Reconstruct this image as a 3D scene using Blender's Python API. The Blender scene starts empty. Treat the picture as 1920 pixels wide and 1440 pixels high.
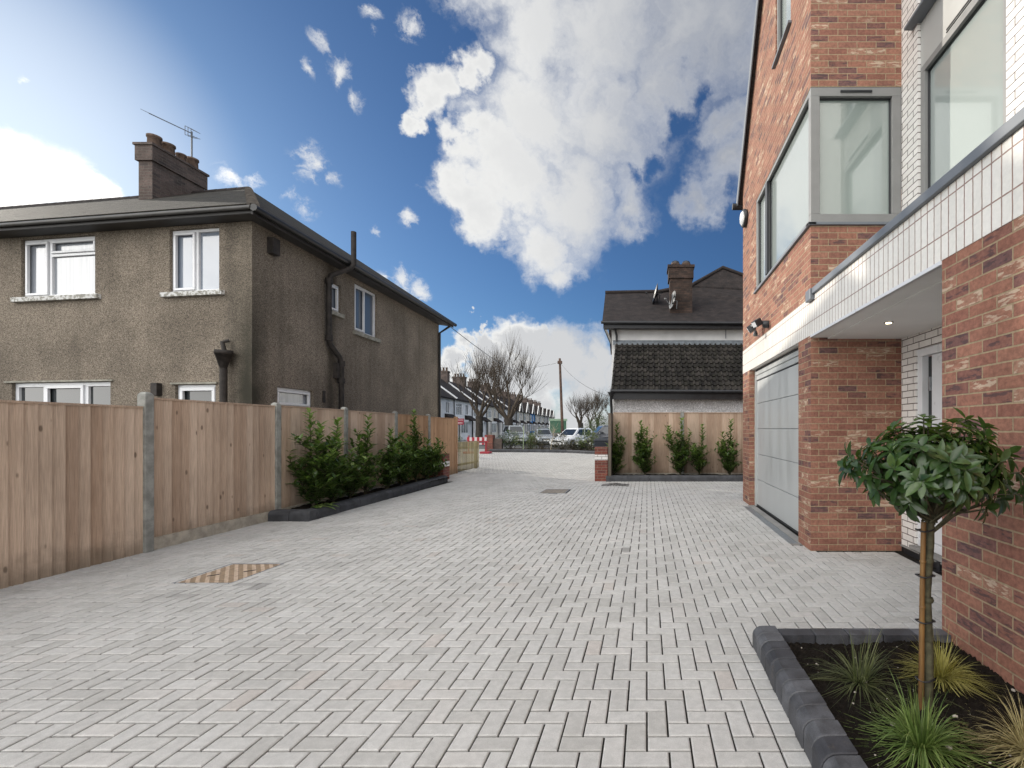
import bpy, bmesh, math, random
from mathutils import Vector, Matrix
random.seed(7)
R = math.radians
SC = bpy.context.scene
COL = SC.collection
CAM_H, U0, V0, FPX = 1.44, 1213.0, 804.0, 880.0     # eye height, vanishing point and focal length of a 1920 px wide picture

def at(px, py, Y):
    """the point at depth Y that stands in direction (px, py)"""
    return Vector(((px - U0) * Y / FPX, Y, CAM_H + (V0 - py) * Y / FPX))

# ------------------------------------------------------------------ mesh building
class MB:
    def __init__(s):
        s.v, s.f, s.t, s.sm = [], [], [], []
    def face(s, pts, tint=0.5, smooth=False):
        n = len(s.v)
        s.v.extend([tuple(p) for p in pts])
        s.f.append(tuple(range(n, n + len(pts))))
        s.t.append(tint); s.sm.append(smooth)
    def mesh(s, vs, fs, tint=0.5, smooth=False):
        n = len(s.v)
        s.v.extend([tuple(p) for p in vs])
        for f in fs:
            s.f.append(tuple(i + n for i in f)); s.t.append(tint); s.sm.append(smooth)
    def hexa(s, c, tint=0.5):
        s.mesh(c, [(0,3,2,1),(4,5,6,7),(0,1,5,4),(1,2,6,5),(2,3,7,6),(3,0,4,7)], tint)
    def box(s, x0, x1, y0, y1, z0, z1, tint=0.5):
        s.hexa([(x0,y0,z0),(x1,y0,z0),(x1,y1,z0),(x0,y1,z0),(x0,y0,z1),(x1,y0,z1),(x1,y1,z1),(x0,y1,z1)], tint)
    def fbox(s, F, s0, s1, d0, d1, z0, z1, tint=0.5):
        if s0 > s1: s0, s1 = s1, s0
        c = [F(a, d, z) for z in (z0, z1) for a, d in ((s0,d0),(s1,d0),(s1,d1),(s0,d1))]
        s.hexa(c, tint)
    def bar(s, a, b, w, h, tint=0.5, up=(0,0,1)):
        a, b = Vector(a), Vector(b)
        d = (b - a).normalized(); up = Vector(up)
        if abs(d.dot(up)) > .98: up = Vector((1,0,0))
        x = d.cross(up).normalized() * w / 2; y = x.cross(d).normalized() * h / 2
        s.hexa([a-x-y, a+x-y, b+x-y, b-x-y, a-x+y, a+x+y, b+x+y, b-x+y], tint)
    def tube(s, pts, rad, n=8, tint=0.5, caps=True, smooth=True):
        pts = [Vector(p) for p in pts]
        if not isinstance(rad, (list, tuple)): rad = [rad] * len(pts)
        vs = []
        px = None
        for i, p in enumerate(pts):
            d = (pts[min(i+1, len(pts)-1)] - pts[max(i-1, 0)]).normalized()
            if px is None:
                px = d.cross(Vector((0.13, 0.21, 0.97)))
                if px.length < 1e-3: px = d.cross(Vector((1, 0, 0)))
            px = (px - d * px.dot(d)).normalized(); py = d.cross(px)
            for k in range(n):
                a = 2 * math.pi * k / n
                vs.append(p + (px * math.cos(a) + py * math.sin(a)) * rad[i])
        fs = [(i*n+k, i*n+(k+1)%n, (i+1)*n+(k+1)%n, (i+1)*n+k) for i in range(len(pts)-1) for k in range(n)]
        s.mesh(vs, fs, tint, smooth)
        if caps:
            s.face([vs[k] for k in range(n-1, -1, -1)], tint); s.face(vs[-n:], tint)
    def lathe(s, c, prof, n=16, tint=0.5, axis='z', smooth=True):
        c = Vector(c); vs = []
        for r, h in prof:
            for k in range(n):
                a = 2 * math.pi * k / n
                q = (r*math.cos(a), r*math.sin(a), h)
                if axis == 'x': q = (h, r*math.cos(a), r*math.sin(a))
                if axis == 'y': q = (r*math.cos(a), h, r*math.sin(a))
                vs.append(c + Vector(q))
        m = len(prof)
        s.mesh(vs, [(i*n+k, i*n+(k+1)%n, (i+1)*n+(k+1)%n, (i+1)*n+k) for i in range(m-1) for k in range(n)], tint, smooth)
        s.face([vs[k] for k in range(n)], tint); s.face(vs[-n:], tint)
    def build(s, name, mat, parent=None, bevel=0, seg=2, recalc=True, origin=None):
        o0 = origin if origin is not None else (parent.matrix_world.translation if parent else Vector((0,0,0)))
        if parent is not None and origin is None:
            o0 = world_of(parent)
        me = bpy.data.meshes.new(name)
        me.from_pydata([tuple(Vector(p) - o0) for p in s.v], [], s.f)
        me.polygons.foreach_set('use_smooth', s.sm)
        if recalc:
            bm = bmesh.new(); bm.from_mesh(me)
            bmesh.ops.recalc_face_normals(bm, faces=bm.faces); bm.to_mesh(me); bm.free()
        me.uv_layers.new(name='UVMap'); me.color_attributes.new('tint', 'FLOAT_COLOR', 'CORNER')
        ud, cd = [], []
        Z = Vector((0,0,1))
        vv = [Vector(p.co) + o0 for p in me.vertices]
        for i, p in enumerate(me.polygons):
            n = p.normal
            if abs(n.z) > .9: tx, ty = Vector((1,0,0)), Vector((0,1,0))
            else:
                tx = Z.cross(n).normalized(); ty = n.cross(tx)
            t = s.t[i] if i < len(s.t) else .5
            if not isinstance(t, tuple): t = (t, t, t)
            for vi in p.vertices:
                q = vv[vi]
                ud.extend((q.dot(tx), q.dot(ty))); cd.extend((t[0], t[1], t[2], 1.0))
        me.uv_layers['UVMap'].data.foreach_set('uv', ud); me.color_attributes['tint'].data.foreach_set('color', cd)
        me.materials.append(mat)
        o = bpy.data.objects.new(name, me); COL.objects.link(o)
        if parent is not None: o.parent = parent
        else: o.location = o0
        if bevel:
            m = o.modifiers.new('Bevel', 'BEVEL'); m.width = bevel; m.segments = seg; m.limit_method = 'ANGLE'; m.angle_limit = R(50)
        return o

def world_of(o):
    p = Vector(o.location)
    while o.parent is not None:
        o = o.parent; p += Vector(o.location)
    return p

def tag(o, label=None, cat=None, group=None, kind=None):
    for k, v in (('label', label), ('category', cat), ('group', group), ('kind', kind)):
        if v: o[k] = v
    return o

def thing(name, loc, label, cat, group=None):
    o = bpy.data.objects.new(name, None); COL.objects.link(o)
    o.location = loc; o.empty_display_size = .2
    return tag(o, label, cat, group)

def copy_tree(o, parent=None):
    c = o.copy(); COL.objects.link(c); c.parent = parent
    for ch in [x for x in SC.objects if x.parent == o]: copy_tree(ch, c)
    return c

class Frame:
    """a wall plane: s metres along it, d metres out of it, z up"""
    def __init__(f, o, t, n): f.o, f.t, f.n = Vector(o), Vector(t).normalized(), Vector(n).normalized()
    def __call__(f, s, d, z): return f.o + f.t * s + f.n * d + Vector((0,0,z))

def wall(mb, F, s0, s1, z0, z1, holes=(), reveal=.1, tint=.5):
    ss = sorted({s0, s1, *[h[0] for h in holes], *[h[1] for h in holes]}); zs = sorted({z0, z1, *[h[2] for h in holes], *[h[3] for h in holes]})
    ss = [a for a in ss if s0 <= a <= s1]; zs = [a for a in zs if z0 <= a <= z1]
    for a, b in zip(ss, ss[1:]):
        for c, d in zip(zs, zs[1:]):
            m, q = (a+b)/2, (c+d)/2
            if any(h[0] < m < h[1] and h[2] < q < h[3] for h in holes): continue
            mb.face([F(a,0,c), F(b,0,c), F(b,0,d), F(a,0,d)], tint)
    for h in holes:
        a, b, c, d = h[:4]
        if len(h) < 5: mb.face([F(a,0,c), F(a,-reveal,c), F(a,-reveal,d), F(a,0,d)], tint)
        mb.face([F(b,0,c), F(b,0,d), F(b,-reveal,d), F(b,-reveal,c)], tint)
        mb.face([F(a,0,d), F(a,-reveal,d), F(b,-reveal,d), F(b,0,d)], tint); mb.face([F(a,0,c), F(b,0,c), F(b,-reveal,c), F(a,-reveal,c)], tint)

def frame_bars(mb, F, s0, s1, z0, z1, w, d0, d1):
    mb.fbox(F, s0, s1, d0, d1, z0, z0+w); mb.fbox(F, s0, s1, d0, d1, z1-w, z1)
    mb.fbox(F, s0, s0+w, d0, d1, z0+w, z1-w); mb.fbox(F, s1-w, s1, d0, d1, z0+w, z1-w)

def window(F, s0, s1, z0, z1, parent, fmat, gmat, splits=(), cells=None, w=.055, depth=-.07, sill=None, smat=None, name='window'):
    """white or grey window: frame mesh with a pane and a sill as sub-parts. splits: (kind, pos, from, to) bars; cells: opening lights with their own thicker sash"""
    mb = MB(); frame_bars(mb, F, s0, s1, z0, z1, w, depth-.05, depth+.02)
    for k, p, a, b in splits:
        if k == 'v': mb.fbox(F, p-w/2, p+w/2, depth-.05, depth+.018, a, b)
        else: mb.fbox(F, a, b, depth-.05, depth+.018, p-w/2, p+w/2)
    for c in (cells or ()):
        frame_bars(mb, F, c[0], c[1], c[2], c[3], w*.8, depth, depth+.045)
    fr = mb.build(name, fmat, parent, bevel=.006)
    g = MB(); g.face([F(s0+w*.5,depth-.02,z0+w*.5), F(s1-w*.5,depth-.02,z0+w*.5), F(s1-w*.5,depth-.02,z1-w*.5), F(s0+w*.5,depth-.02,z1-w*.5)])
    g.build('pane', gmat, fr)
    if sill:
        q = MB(); q.fbox(F, s0-sill[0], s1+sill[0], depth, sill[1], z0-sill[2], z0-.002); q.build('sill', smat or fmat, fr, bevel=.006)
    return fr

# ------------------------------------------------------------------ materials
class NT:
    def __init__(s, nt): s.nt = nt; s.n = nt.nodes; s.l = nt.links
    def __call__(s, typ, ins=None, **props):
        n = s.n.new(typ)
        for k, v in props.items(): setattr(n, k, v)
        for k, v in (ins or {}).items():
            i = n.inputs[k]
            if isinstance(v, bpy.types.NodeSocket): s.l.new(v, i)
            else:
                try: i.default_value = v
                except Exception: i.default_value = (*v, 1.0)
        return n
    def math(s, op, a, b=0.0, c=0.0, clamp=False):
        n = s('ShaderNodeMath', {0: a, 1: b, 2: c}, operation=op, use_clamp=clamp); return n.outputs[0]
    def vmath(s, op, a, b=(0,0,0), out=0):
        return s('ShaderNodeVectorMath', {0: a, 1: b}, operation=op).outputs[out]
    def mix(s, f, a, b, blend='MIX'):
        n = s.n.new('ShaderNodeMix'); n.data_type = 'RGBA'; n.blend_type = blend
        for i, v in ((0, f), (6, a), (7, b)):
            if isinstance(v, bpy.types.NodeSocket): s.l.new(v, n.inputs[i])
            else: n.inputs[i].default_value = v if i == 0 else (*v[:3], 1.0)
        return n.outputs[2]
    def ramp(s, f, stops, interp='LINEAR'):
        n = s('ShaderNodeValToRGB', {0: f}); cr = n.color_ramp; cr.interpolation = interp
        while len(cr.elements) < len(stops): cr.elements.new(.5)
        for e, (p, c) in zip(cr.elements, stops):
            e.position = p; e.color = (*c, 1.0) if not isinstance(c, (int, float)) else (c, c, c, 1.0)
        return n.outputs[0]
    def noise(s, vec, scale, detail=4, rough=.55, out=0):
        return s('ShaderNodeTexNoise', {'Vector': vec, 'Scale': scale, 'Detail': detail, 'Roughness': rough}).outputs[out]
    def mrange(s, v, a, b, c, d, smooth=True):
        return s('ShaderNodeMapRange', {0: v, 1: a, 2: b, 3: c, 4: d}, interpolation_type='SMOOTHSTEP' if smooth else 'LINEAR').outputs[0]
    def scale(s, v, k):
        return s('ShaderNodeMapping', {'Vector': v, 'Scale': k}).outputs[0]

def new_mat(name):
    m = bpy.data.materials.new(name); m.use_nodes = True
    t = NT(m.node_tree); t.b = m.node_tree.nodes['Principled BSDF']; t.out = m.node_tree.nodes['Material Output']
    t.pos = t('ShaderNodeNewGeometry').outputs['Position']
    return m, t

def finish(t, col, rough=.6, bump=None, dist=.01, strength=.6, spec=None, metal=None):
    for k, v in (('Base Color', col), ('Roughness', rough), ('Specular IOR Level', spec), ('Metallic', metal)):
        if v is None: continue
        if isinstance(v, bpy.types.NodeSocket): t.l.new(v, t.b.inputs[k])
        else: t.b.inputs[k].default_value = (*v[:3], 1.0) if k == 'Base Color' else v
    if bump is not None:
        n = t('ShaderNodeBump', {'Height': bump, 'Distance': dist, 'Strength': strength}); t.l.new(n.outputs[0], t.b.inputs['Normal'])

def plain(name, c, rough=.5, var=.12, scale=6, spec=.5, metal=0.0, bump=.0, bscale=60):
    m, t = new_mat(name)
    n = t.noise(t.pos, scale, 5, .6)
    k = t.mrange(n, .3, .7, 1-var, 1+var)
    col = t.mix(1.0, c, k, 'MULTIPLY')
    h = t.noise(t.pos, bscale, 3) if bump else None
    finish(t, col, t.mrange(n, .3, .7, max(rough-.06, .02), min(rough+.06, 1)), h, bump or .01, .5, spec, metal)
    return m

def uvn(t): return t('ShaderNodeUVMap').outputs[0]
def tintn(t):
    a = t('ShaderNodeAttribute', attribute_name='tint')
    s = t('ShaderNodeSeparateColor', {0: a.outputs['Color']})
    return s.outputs

def brick(name, stops, mortar, bw=.225, bh=.075, ms=.011, offset=.5, rough=.85, smear=None, bump=.012, freq=2, spec=.3, grime=.15, mott=1.0):
    m, t = new_mat(name); uv = uvn(t)
    uvw = t('ShaderNodeVectorMath', {0: t.vmath('SUBTRACT', t.noise(uv, 14, 2, out=1), (.5,.5,.5)), 'Scale': .006}, operation='SCALE').outputs[0]
    uvw = t.vmath('ADD', uv, uvw)
    b = t('ShaderNodeTexBrick', {'Vector': uvw, 'Color1': (0,0,0), 'Color2': (1,1,1), 'Mortar': (.5,.5,.5), 'Scale': 1.0, 'Mortar Size': ms/2, 'Mortar Smooth': .25, 'Bias': 0.0, 'Brick Width': bw, 'Row Height': bh}, offset=offset, offset_frequency=freq)
    base = t.ramp(b.outputs['Color'], stops)
    n1 = t.noise(uv, 30, 6, .65); n2 = t.noise(uv, 3, 4)
    base = t.mix(1.0, base, t.mrange(n1, .25, .75, 1-.28*mott, 1+.25*mott), 'MULTIPLY')
    if smear:
        # flashed bricks: dark or pale smears across some bricks
        sv = t.scale(uv, (9, 34, 1)); sn = t.noise(sv, 1.0, 4, .6)
        dark = t.math('MULTIPLY', t.mrange(sn, .50, .60, 0, 1), t.mrange(b.outputs['Color'], .76, .82, 0, 1))
        base = t.mix(t.math('MULTIPLY', dark, .75), base, smear[0])
        pale = t.math('MULTIPLY', t.mrange(sn, .50, .58, 0, 1), t.mrange(b.outputs['Color'], .14, .09, 0, 1))
        base = t.mix(t.math('MULTIPLY', pale, .8), base, smear[1])
    base = t.mix(1.0, base, t.mrange(n2, .3, .7, 1-grime, 1+grime*.5), 'MULTIPLY')
    mort = t.mix(1.0, mortar, t.mrange(n1, .2, .8, .75, 1.15), 'MULTIPLY')
    col = t.mix(b.outputs['Fac'], base, mort)
    h = t.math('ADD', t.math('MULTIPLY', b.outputs['Fac'], -1.0), t.math('MULTIPLY', n1, .45))
    finish(t, col, rough, h, bump, .7, spec)
    return m

M = {}
RED = [(0,(.35,.195,.135)),(.14,(.285,.13,.09)),(.38,(.325,.158,.11)),(.6,(.245,.108,.078)),(.78,(.275,.128,.093)),(.88,(.215,.10,.08)),(1,(.165,.088,.082))]
M['brick'] = brick('red_multi_brick', RED, (.36,.275,.175), smear=((.075,.05,.055),(.55,.44,.33)))
M['white_brick'] = brick('white_glazed_brick', [(0,(.74,.72,.69)),(1,(.82,.80,.77))], (.10,.07,.06), rough=.35, bump=.006, spec=.5, grime=.05, mott=.2)
M['soldier'] = brick('white_soldier_brick', [(0,(.77,.745,.69)),(1,(.83,.805,.75))], (.36,.24,.19), bw=.075, bh=.225, ms=.010, offset=0.0, rough=.35, bump=.006, spec=.5, grime=.05, mott=.2)
M['old_brick'] = brick('old_stock_brick', [(0,(.105,.08,.07)),(.5,(.135,.10,.088)),(1,(.08,.065,.06))], (.14,.125,.11), rough=.9, grime=.3)
M['shaded_brick'] = brick('shaded_brick', [(0,(.05,.034,.028)),(.5,(.075,.048,.038)),(1,(.04,.03,.026))], (.035,.03,.026), rough=.9, grime=.4)  # stock brick darkened so the white house's camera-facing chimney reads as shaded
M['pillar_brick'] = brick('dark_red_brick', [(0,(.26,.085,.06)),(.5,(.20,.06,.045)),(1,(.14,.05,.045))], (.25,.2,.15), rough=.8)
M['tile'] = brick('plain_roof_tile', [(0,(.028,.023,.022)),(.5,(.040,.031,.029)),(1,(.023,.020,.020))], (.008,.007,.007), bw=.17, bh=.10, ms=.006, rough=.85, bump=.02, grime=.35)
M['mosstile'] = brick('mossy_roof_tile', [(0,(.024,.022,.019)),(.5,(.038,.033,.027)),(1,(.028,.029,.021))], (.01,.01,.01), bw=.17, bh=.10, ms=.006, rough=.9, bump=.02, grime=.4)

def pebbledash(name, lo, hi, stain=None, bscale=105, dark=.42):
    m, t = new_mat(name); uv = uvn(t)
    v = t('ShaderNodeTexVoronoi', {'Vector': t.pos, 'Scale': bscale}, feature='F1')
    cellc = t('ShaderNodeSeparateColor', {0: v.outputs['Color']}).outputs[0]
    col = t.ramp(cellc, [(0, tuple(x*dark for x in lo)), (.3, lo), (.75, hi), (1, tuple(min(1, x*1.3) for x in hi))])
    big = t.noise(t.pos, .9, 5, .6)
    col = t.mix(1.0, col, t.mrange(big, .3, .7, .78, 1.15), 'MULTIPLY')
    streak = t.noise(t.scale(t.pos, (3.0, 3.0, .25)), 1.0, 4)
    col = t.mix(t.mrange(streak, .50, .76, 0, .26), col, tuple(x*.45 for x in lo))
    if stain:
        for f in stain(t): col = t.mix(f[0], col, f[1])
    h = v.outputs['Distance']
    finish(t, col, .95, h, .012, .8, .2)
    return m

def wood(name, c0, c1, knots=True, rough=.8):
    m, t = new_mat(name); tn = tintn(t)
    off = t('ShaderNodeCombineXYZ', {0: t.math('MULTIPLY', tn[0], 37.0), 1: t.math('MULTIPLY', tn[1], 61.0), 2: t.math('MULTIPLY', tn[2], 17.0)}).outputs[0]
    p = t.vmath('ADD', t.pos, off)
    g = t.noise(t.scale(p, (38, 38, 1.6)), 1.0, 5, .6)
    col = t.ramp(t.math('ADD', t.math('MULTIPLY', g, .55), t.math('MULTIPLY', tn[0], .62)), [(.2, c0), (.5, tuple((a+b)/2 for a, b in zip(c0, c1))), (.85, c1)])
    fine = t.noise(t.scale(p, (160, 160, 5)), 1.0, 3)
    col = t.mix(1.0, col, t.mrange(fine, .3, .7, .82, 1.10), 'MULTIPLY')
    big = t.noise(t.scale(t.pos, (1.2, 1.2, .8)), 1.0, 3)
    col = t.mix(1.0, col, t.mrange(big, .3, .7, .85, 1.1), 'MULTIPLY')
    h = g
    if knots:
        v = t('ShaderNodeTexVoronoi', {'Vector': t.scale(p, (8, 8, 3.4)), 'Scale': 1.0, 'Randomness': 1.0}, feature='F1')
        kf = t.mrange(t.math('ADD', v.outputs['Distance'], t.math('MULTIPLY', fine, .05)), .09, .17, 1, 0)
        keep = t.math('GREATER_THAN', t('ShaderNodeSeparateColor', {0: v.outputs['Color']}).outputs[0], .30)
        col = t.mix(t.math('MULTIPLY', t.math('MULTIPLY', kf, keep), .8), col, tuple(x*.33 for x in c0))
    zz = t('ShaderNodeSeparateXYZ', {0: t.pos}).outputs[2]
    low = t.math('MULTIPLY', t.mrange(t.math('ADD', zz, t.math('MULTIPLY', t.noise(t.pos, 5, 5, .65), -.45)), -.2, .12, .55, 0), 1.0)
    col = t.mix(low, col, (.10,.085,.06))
    finish(t, col, rough, h, .003, .5, .25)
    return m
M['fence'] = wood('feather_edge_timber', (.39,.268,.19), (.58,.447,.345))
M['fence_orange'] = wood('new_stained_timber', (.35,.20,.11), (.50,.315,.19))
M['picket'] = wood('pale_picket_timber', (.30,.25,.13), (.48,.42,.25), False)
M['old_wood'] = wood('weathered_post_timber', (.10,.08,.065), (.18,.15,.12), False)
M['concrete'] = plain('concrete_post', (.27,.27,.25), .9, .25, 9, .3, 0, .006, 90)
M['gravelboard'] = plain('gravel_board', (.40,.36,.30), .9, .25, 7, .3, 0, .006, 60)

def paving():
    m, t = new_mat('block_paving'); tn = tintn(t)
    base = t.ramp(tn[0], [(0,(.425,.416,.398)),(.25,(.465,.456,.44)),(.6,(.487,.479,.464)),(.9,(.51,.502,.487)),(1,(.47,.44,.415))])
    n1 = t.noise(t.pos, 240, 3, .7); n2 = t.noise(t.pos, 22, 5, .65); n3 = t.noise(t.pos, 1.1, 4, .6)
    c = t.mix(1.0, base, t.mrange(n1, .25, .75, .86, 1.12), 'MULTIPLY')
    c = t.mix(1.0, c, t.mrange(n2, .3, .72, .90, 1.07), 'MULTIPLY')
    c = t.mix(1.0, c, t.mrange(n3, .3, .7, .92, 1.05), 'MULTIPLY')
    c = t.mix(t.mrange(t.noise(t.pos, 6, 6, .7), .66, .74, 0, .25), c, (.2,.19,.175))
    damp = t.noise(t.scale(t.pos, (1.3, .45, 1)), 1.0, 6, .62)
    c = t.mix(t.mrange(damp, .52, .70, 0, .16), c, (.21,.20,.185))
    c = t.mix(tn[1], c, (.13,.125,.12))
    finish(t, c, .82, t.math('ADD', t.math('MULTIPLY', n1, .5), n2), .003, .5, .3)
    return m
M['paving'] = paving()
M['joint'] = plain('joint_sand', (.028,.026,.023), .95, .35, 30, .1, 0, .004, 200)
M['earth'] = plain('bare_ground', (.09,.085,.06), .95, .4, .6, .1, 0, .02, 20)
M['asphalt'] = plain('asphalt', (.055,.055,.057), .9, .25, 1.5, .3, 0, .004, 150)
M['slab'] = plain('pavement_slabs', (.25,.245,.235), .9, .2, 1.2, .3)
M['kerb'] = plain('charcoal_kerb_stone', (.058,.06,.066), .75, .35, 5, .35, 0, .004, 140)

def kerb_blocks():
    m, t = new_mat('charcoal_kerb_blocks'); tn = tintn(t)
    base = t.ramp(tn[0], [(0,(.036,.037,.043)),(.4,(.075,.077,.085)),(.8,(.135,.139,.152)),(1,(.17,.175,.19))])
    n = t.noise(t.pos, 11, 6, .65); n1 = t.noise(t.pos, 170, 3, .6)
    c = t.mix(1.0, base, t.mrange(n, .3, .7, .6, 1.35), 'MULTIPLY')
    c = t.mix(1.0, c, t.mrange(n1, .3, .7, .85, 1.15), 'MULTIPLY')
    c = t.mix(t.mrange(t.noise(t.pos, 5, 5, .7), .62, .72, 0, .4), c, (.14,.115,.09))
    finish(t, c, t.mrange(n, .3, .7, .5, .75), t.math('ADD', n1, n), .003, .5, .4)
    return m
M['kerb_block'] = kerb_blocks()

def soil():
    m, t = new_mat('dark_bark_soil')
    n = t.noise(t.pos, 38, 8, .75); n2 = t.noise(t.pos, 9, 4)
    c = t.ramp(n, [(.3,(.006,.005,.004)),(.55,(.022,.017,.013)),(.75,(.055,.042,.032))])
    finish(t, c, .95, t.math('ADD', n, n2), .035, 1.0, .15)
    return m
M['soil'] = soil()
M['pebble'] = plain('pale_stone', (.42,.38,.33), .8, .3, 40, .3)

M['white_pvc'] = plain('white_upvc', (.68,.69,.71), .32, .04, 4)
M['white_paint'] = plain('white_paint', (.78,.78,.76), .5, .08, 3)
def flaky():
    m, t = new_mat('flaking_sill_paint'); n = t.noise(t.pos, 16, 6, .6)
    finish(t, t.ramp(n, [(.42,(.58,.58,.565)),(.48,(.58,.58,.565)),(.53,(.26,.25,.22))]), .8, n, .006, .5, .3); return m
M['flaky'] = flaky()
M['stone_sill'] = plain('stone_sill', (.28,.27,.23), .9, .3, 8, .2, 0, .004, 80)
M['black_paint'] = plain('black_gloss_paint', (.018,.018,.02), .4, .3, 8, .5)
M['fascia'] = plain('dark_fascia_board', (.05,.048,.048), .6, .3, 3, .4)
M['gutter_pale'] = plain('weathered_gutter', (.075,.074,.072), .6, .25, 3)
M['iron'] = plain('cast_iron_pipe', (.035,.03,.027), .7, .4, 10, .3, 0, .004, 90)
M['grey_frame'] = plain('grey_aluminium', (.22,.22,.215), .42, .05, 5, .5)
M['dark_frame'] = plain('dark_gasket', (.02,.022,.025), .4, .1)
M['mid_grey'] = plain('slate_grey_metal', (.145,.16,.18), .45, .08, 3, .5)
def garage_mat():
    m, t = new_mat('grey_sectional_door'); n = t.noise(t.scale(t.pos, (2, 5, .6)), 1.0, 4)
    fine = t.noise(t.scale(t.pos, (60, 60, 8)), 1.0, 2)
    finish(t, t.mix(1.0, (.42,.435,.432), t.mrange(n, .3, .7, .93, 1.06), 'MULTIPLY'), t.mrange(n, .3, .7, .28, .45), fine, .0012, .35, .5); return m
M['garage'] = garage_mat()
M['soffit'] = plain('white_soffit', (.74,.74,.72), .6, .04, 2)
M['lead'] = plain('lead_flashing', (.16,.18,.20), .55, .25, 6, .5)
M['bare_steel'] = plain('galvanised_steel', (.34,.36,.38), .4, .15, 20, .5, .6)
M['clay'] = plain('clay_pot', (.125,.088,.068), .85, .3, 10, .2)
M['hip_tile'] = plain('hip_tile', (.16,.145,.13), .9, .35, 9, .2, 0, .006, 60)
M['black_plastic'] = plain('black_plastic', (.02,.021,.024), .45, .2, 6, .5)
M['navy_plastic'] = plain('dark_bin_plastic', (.022,.026,.036), .5, .2, 3, .4)

def glass(name, c, rough=.04, ior=1.6, noise=.0, nscale=(1,1,1), alt=None, spec=.5, coat=0):
    """an opaque look at what stands close behind the pane (blind, net curtain, dark room) under a real glass reflection"""
    m, t = new_mat(name)
    col = c
    if alt:
        n = t.noise(t.scale(t.pos, nscale), 1.0, 3); col = t.mix(t.mrange(n, .4, .6, 0, 1), c, alt)
    finish(t, col, rough, None, .01, .5, spec)
    t.b.inputs['IOR'].default_value = ior
    if coat:
        t.b.inputs['Coat Weight'].default_value = 1.0; t.b.inputs['Coat Roughness'].default_value = .02; t.b.inputs['Coat IOR'].default_value = coat
    return m
M['g_blue'] = glass('pane_with_pale_blind', (.20,.235,.29), .12, 1.7, coat=1.6)
M['g_net'] = glass('pane_with_net_curtain', (.27,.29,.32), .1, 1.7, alt=(.19,.21,.24), nscale=(14,14,.3), coat=1.6)
M['g_dark'] = glass('pane_to_dark_room', (.028,.032,.034), .03, 1.6)
M['g_frost'] = glass('frosted_film_pane', (.25,.295,.275), .2, 1.6, coat=1.95)
M['g_white'] = glass('pane_with_white_film', (.34,.385,.37), .2, 1.6, coat=1.85)
M['g_street'] = glass('street_window', (.10,.12,.15), .03, 1.7)
M['g_car'] = glass('car_glass', (.02,.025,.03), .02, 1.9)

def leaf(name, stops, rough=.32, trans=.18, tcol=(.25,.4,.05), spec=.5):
    m, t = new_mat(name); tn = tintn(t)
    c = t.ramp(tn[0], stops)
    c = t.mix(1.0, c, t.mrange(t.noise(t.pos, 45, 3), .3, .7, .8, 1.2), 'MULTIPLY')
    finish(t, c, rough, None, spec=spec)
    tr = t('ShaderNodeBsdfTranslucent', {'Color': t.mix(.6, c, tcol)})
    mx = t('ShaderNodeMixShader', {0: trans, 1: t.b.outputs[0], 2: tr.outputs[0]})
    t.l.new(mx.outputs[0], t.out.inputs['Surface'])
    return m
M['laurel'] = leaf('laurel_leaf', [(0,(.030,.058,.020)),(.4,(.065,.115,.030)),(.8,(.14,.215,.055)),(1,(.25,.33,.11))], trans=.28)
M['bay'] = leaf('glossy_dark_leaf', [(0,(.016,.036,.012)),(.5,(.034,.072,.02)),(.85,(.075,.125,.03)),(1,(.16,.19,.055))], .27, .18, spec=.5)
M['sedge'] = leaf('green_sedge_blade', [(0,(.05,.08,.018)),(.5,(.115,.185,.045)),(1,(.27,.34,.11))], .45, .3)
M['sedge_dark'] = leaf('olive_sedge_blade', [(0,(.035,.04,.018)),(.5,(.07,.085,.032)),(1,(.17,.18,.08))], .5, .2)
M['sedge_gold'] = leaf('golden_sedge_blade', [(0,(.15,.13,.03)),(.5,(.38,.36,.09)),(1,(.60,.55,.20))], .5, .3, (.5,.45,.08))
M['sedge_tan'] = leaf('straw_sedge_blade', [(0,(.16,.12,.05)),(.5,(.36,.31,.14)),(1,(.58,.50,.28))], .5, .3, (.5,.42,.15))
M['hedge'] = leaf('hedge_leaf', [(0,(.012,.025,.01)),(.6,(.03,.055,.02)),(1,(.07,.10,.03))], .5, .1)
M['scrub'] = leaf('scrub_leaf', [(0,(.03,.045,.018)),(.5,(.08,.105,.035)),(1,(.2,.21,.07))], .5, .2)
M['scrub_brown'] = leaf('brown_scrub_leaf', [(0,(.035,.028,.022)),(.6,(.085,.07,.05)),(1,(.18,.15,.09))], .7, .1)
M['bark'] = plain('tree_bark', (.048,.041,.035), .95, .4, 6, .2, 0, .02, 30)
M['twig'] = plain('twig_bark', (.075,.06,.046), .9, .3, 6, .2)
M['stem'] = plain('green_brown_stem', (.075,.07,.042), .8, .35, 30, .3)
def bamboo():
    m, t = new_mat('bamboo_stake'); n = t.noise(t.scale(t.pos, (20, 20, 4)), 1.0, 5, .6)
    finish(t, t.ramp(n, [(.3,(.055,.032,.018)),(.5,(.16,.085,.03)),(.75,(.27,.15,.05))]), .45, n, .002, .4, .4); return m
M['bamboo'] = bamboo()
M['wood_pole'] = plain('creosoted_pole', (.10,.065,.05), .9, .3, 5, .2)
# light levels
SUN_E, SKY_S, SKY_T = 3.6, .06, (.67, 1.02, 1.45)
CL_HI, CL_LO, CL_SUN, CL_FILL = (.90,.90,.885), (.44,.46,.50), (1.5,1.46,1.4), (3.8,3.73,3.6)
EXPO = 0.0
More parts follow.
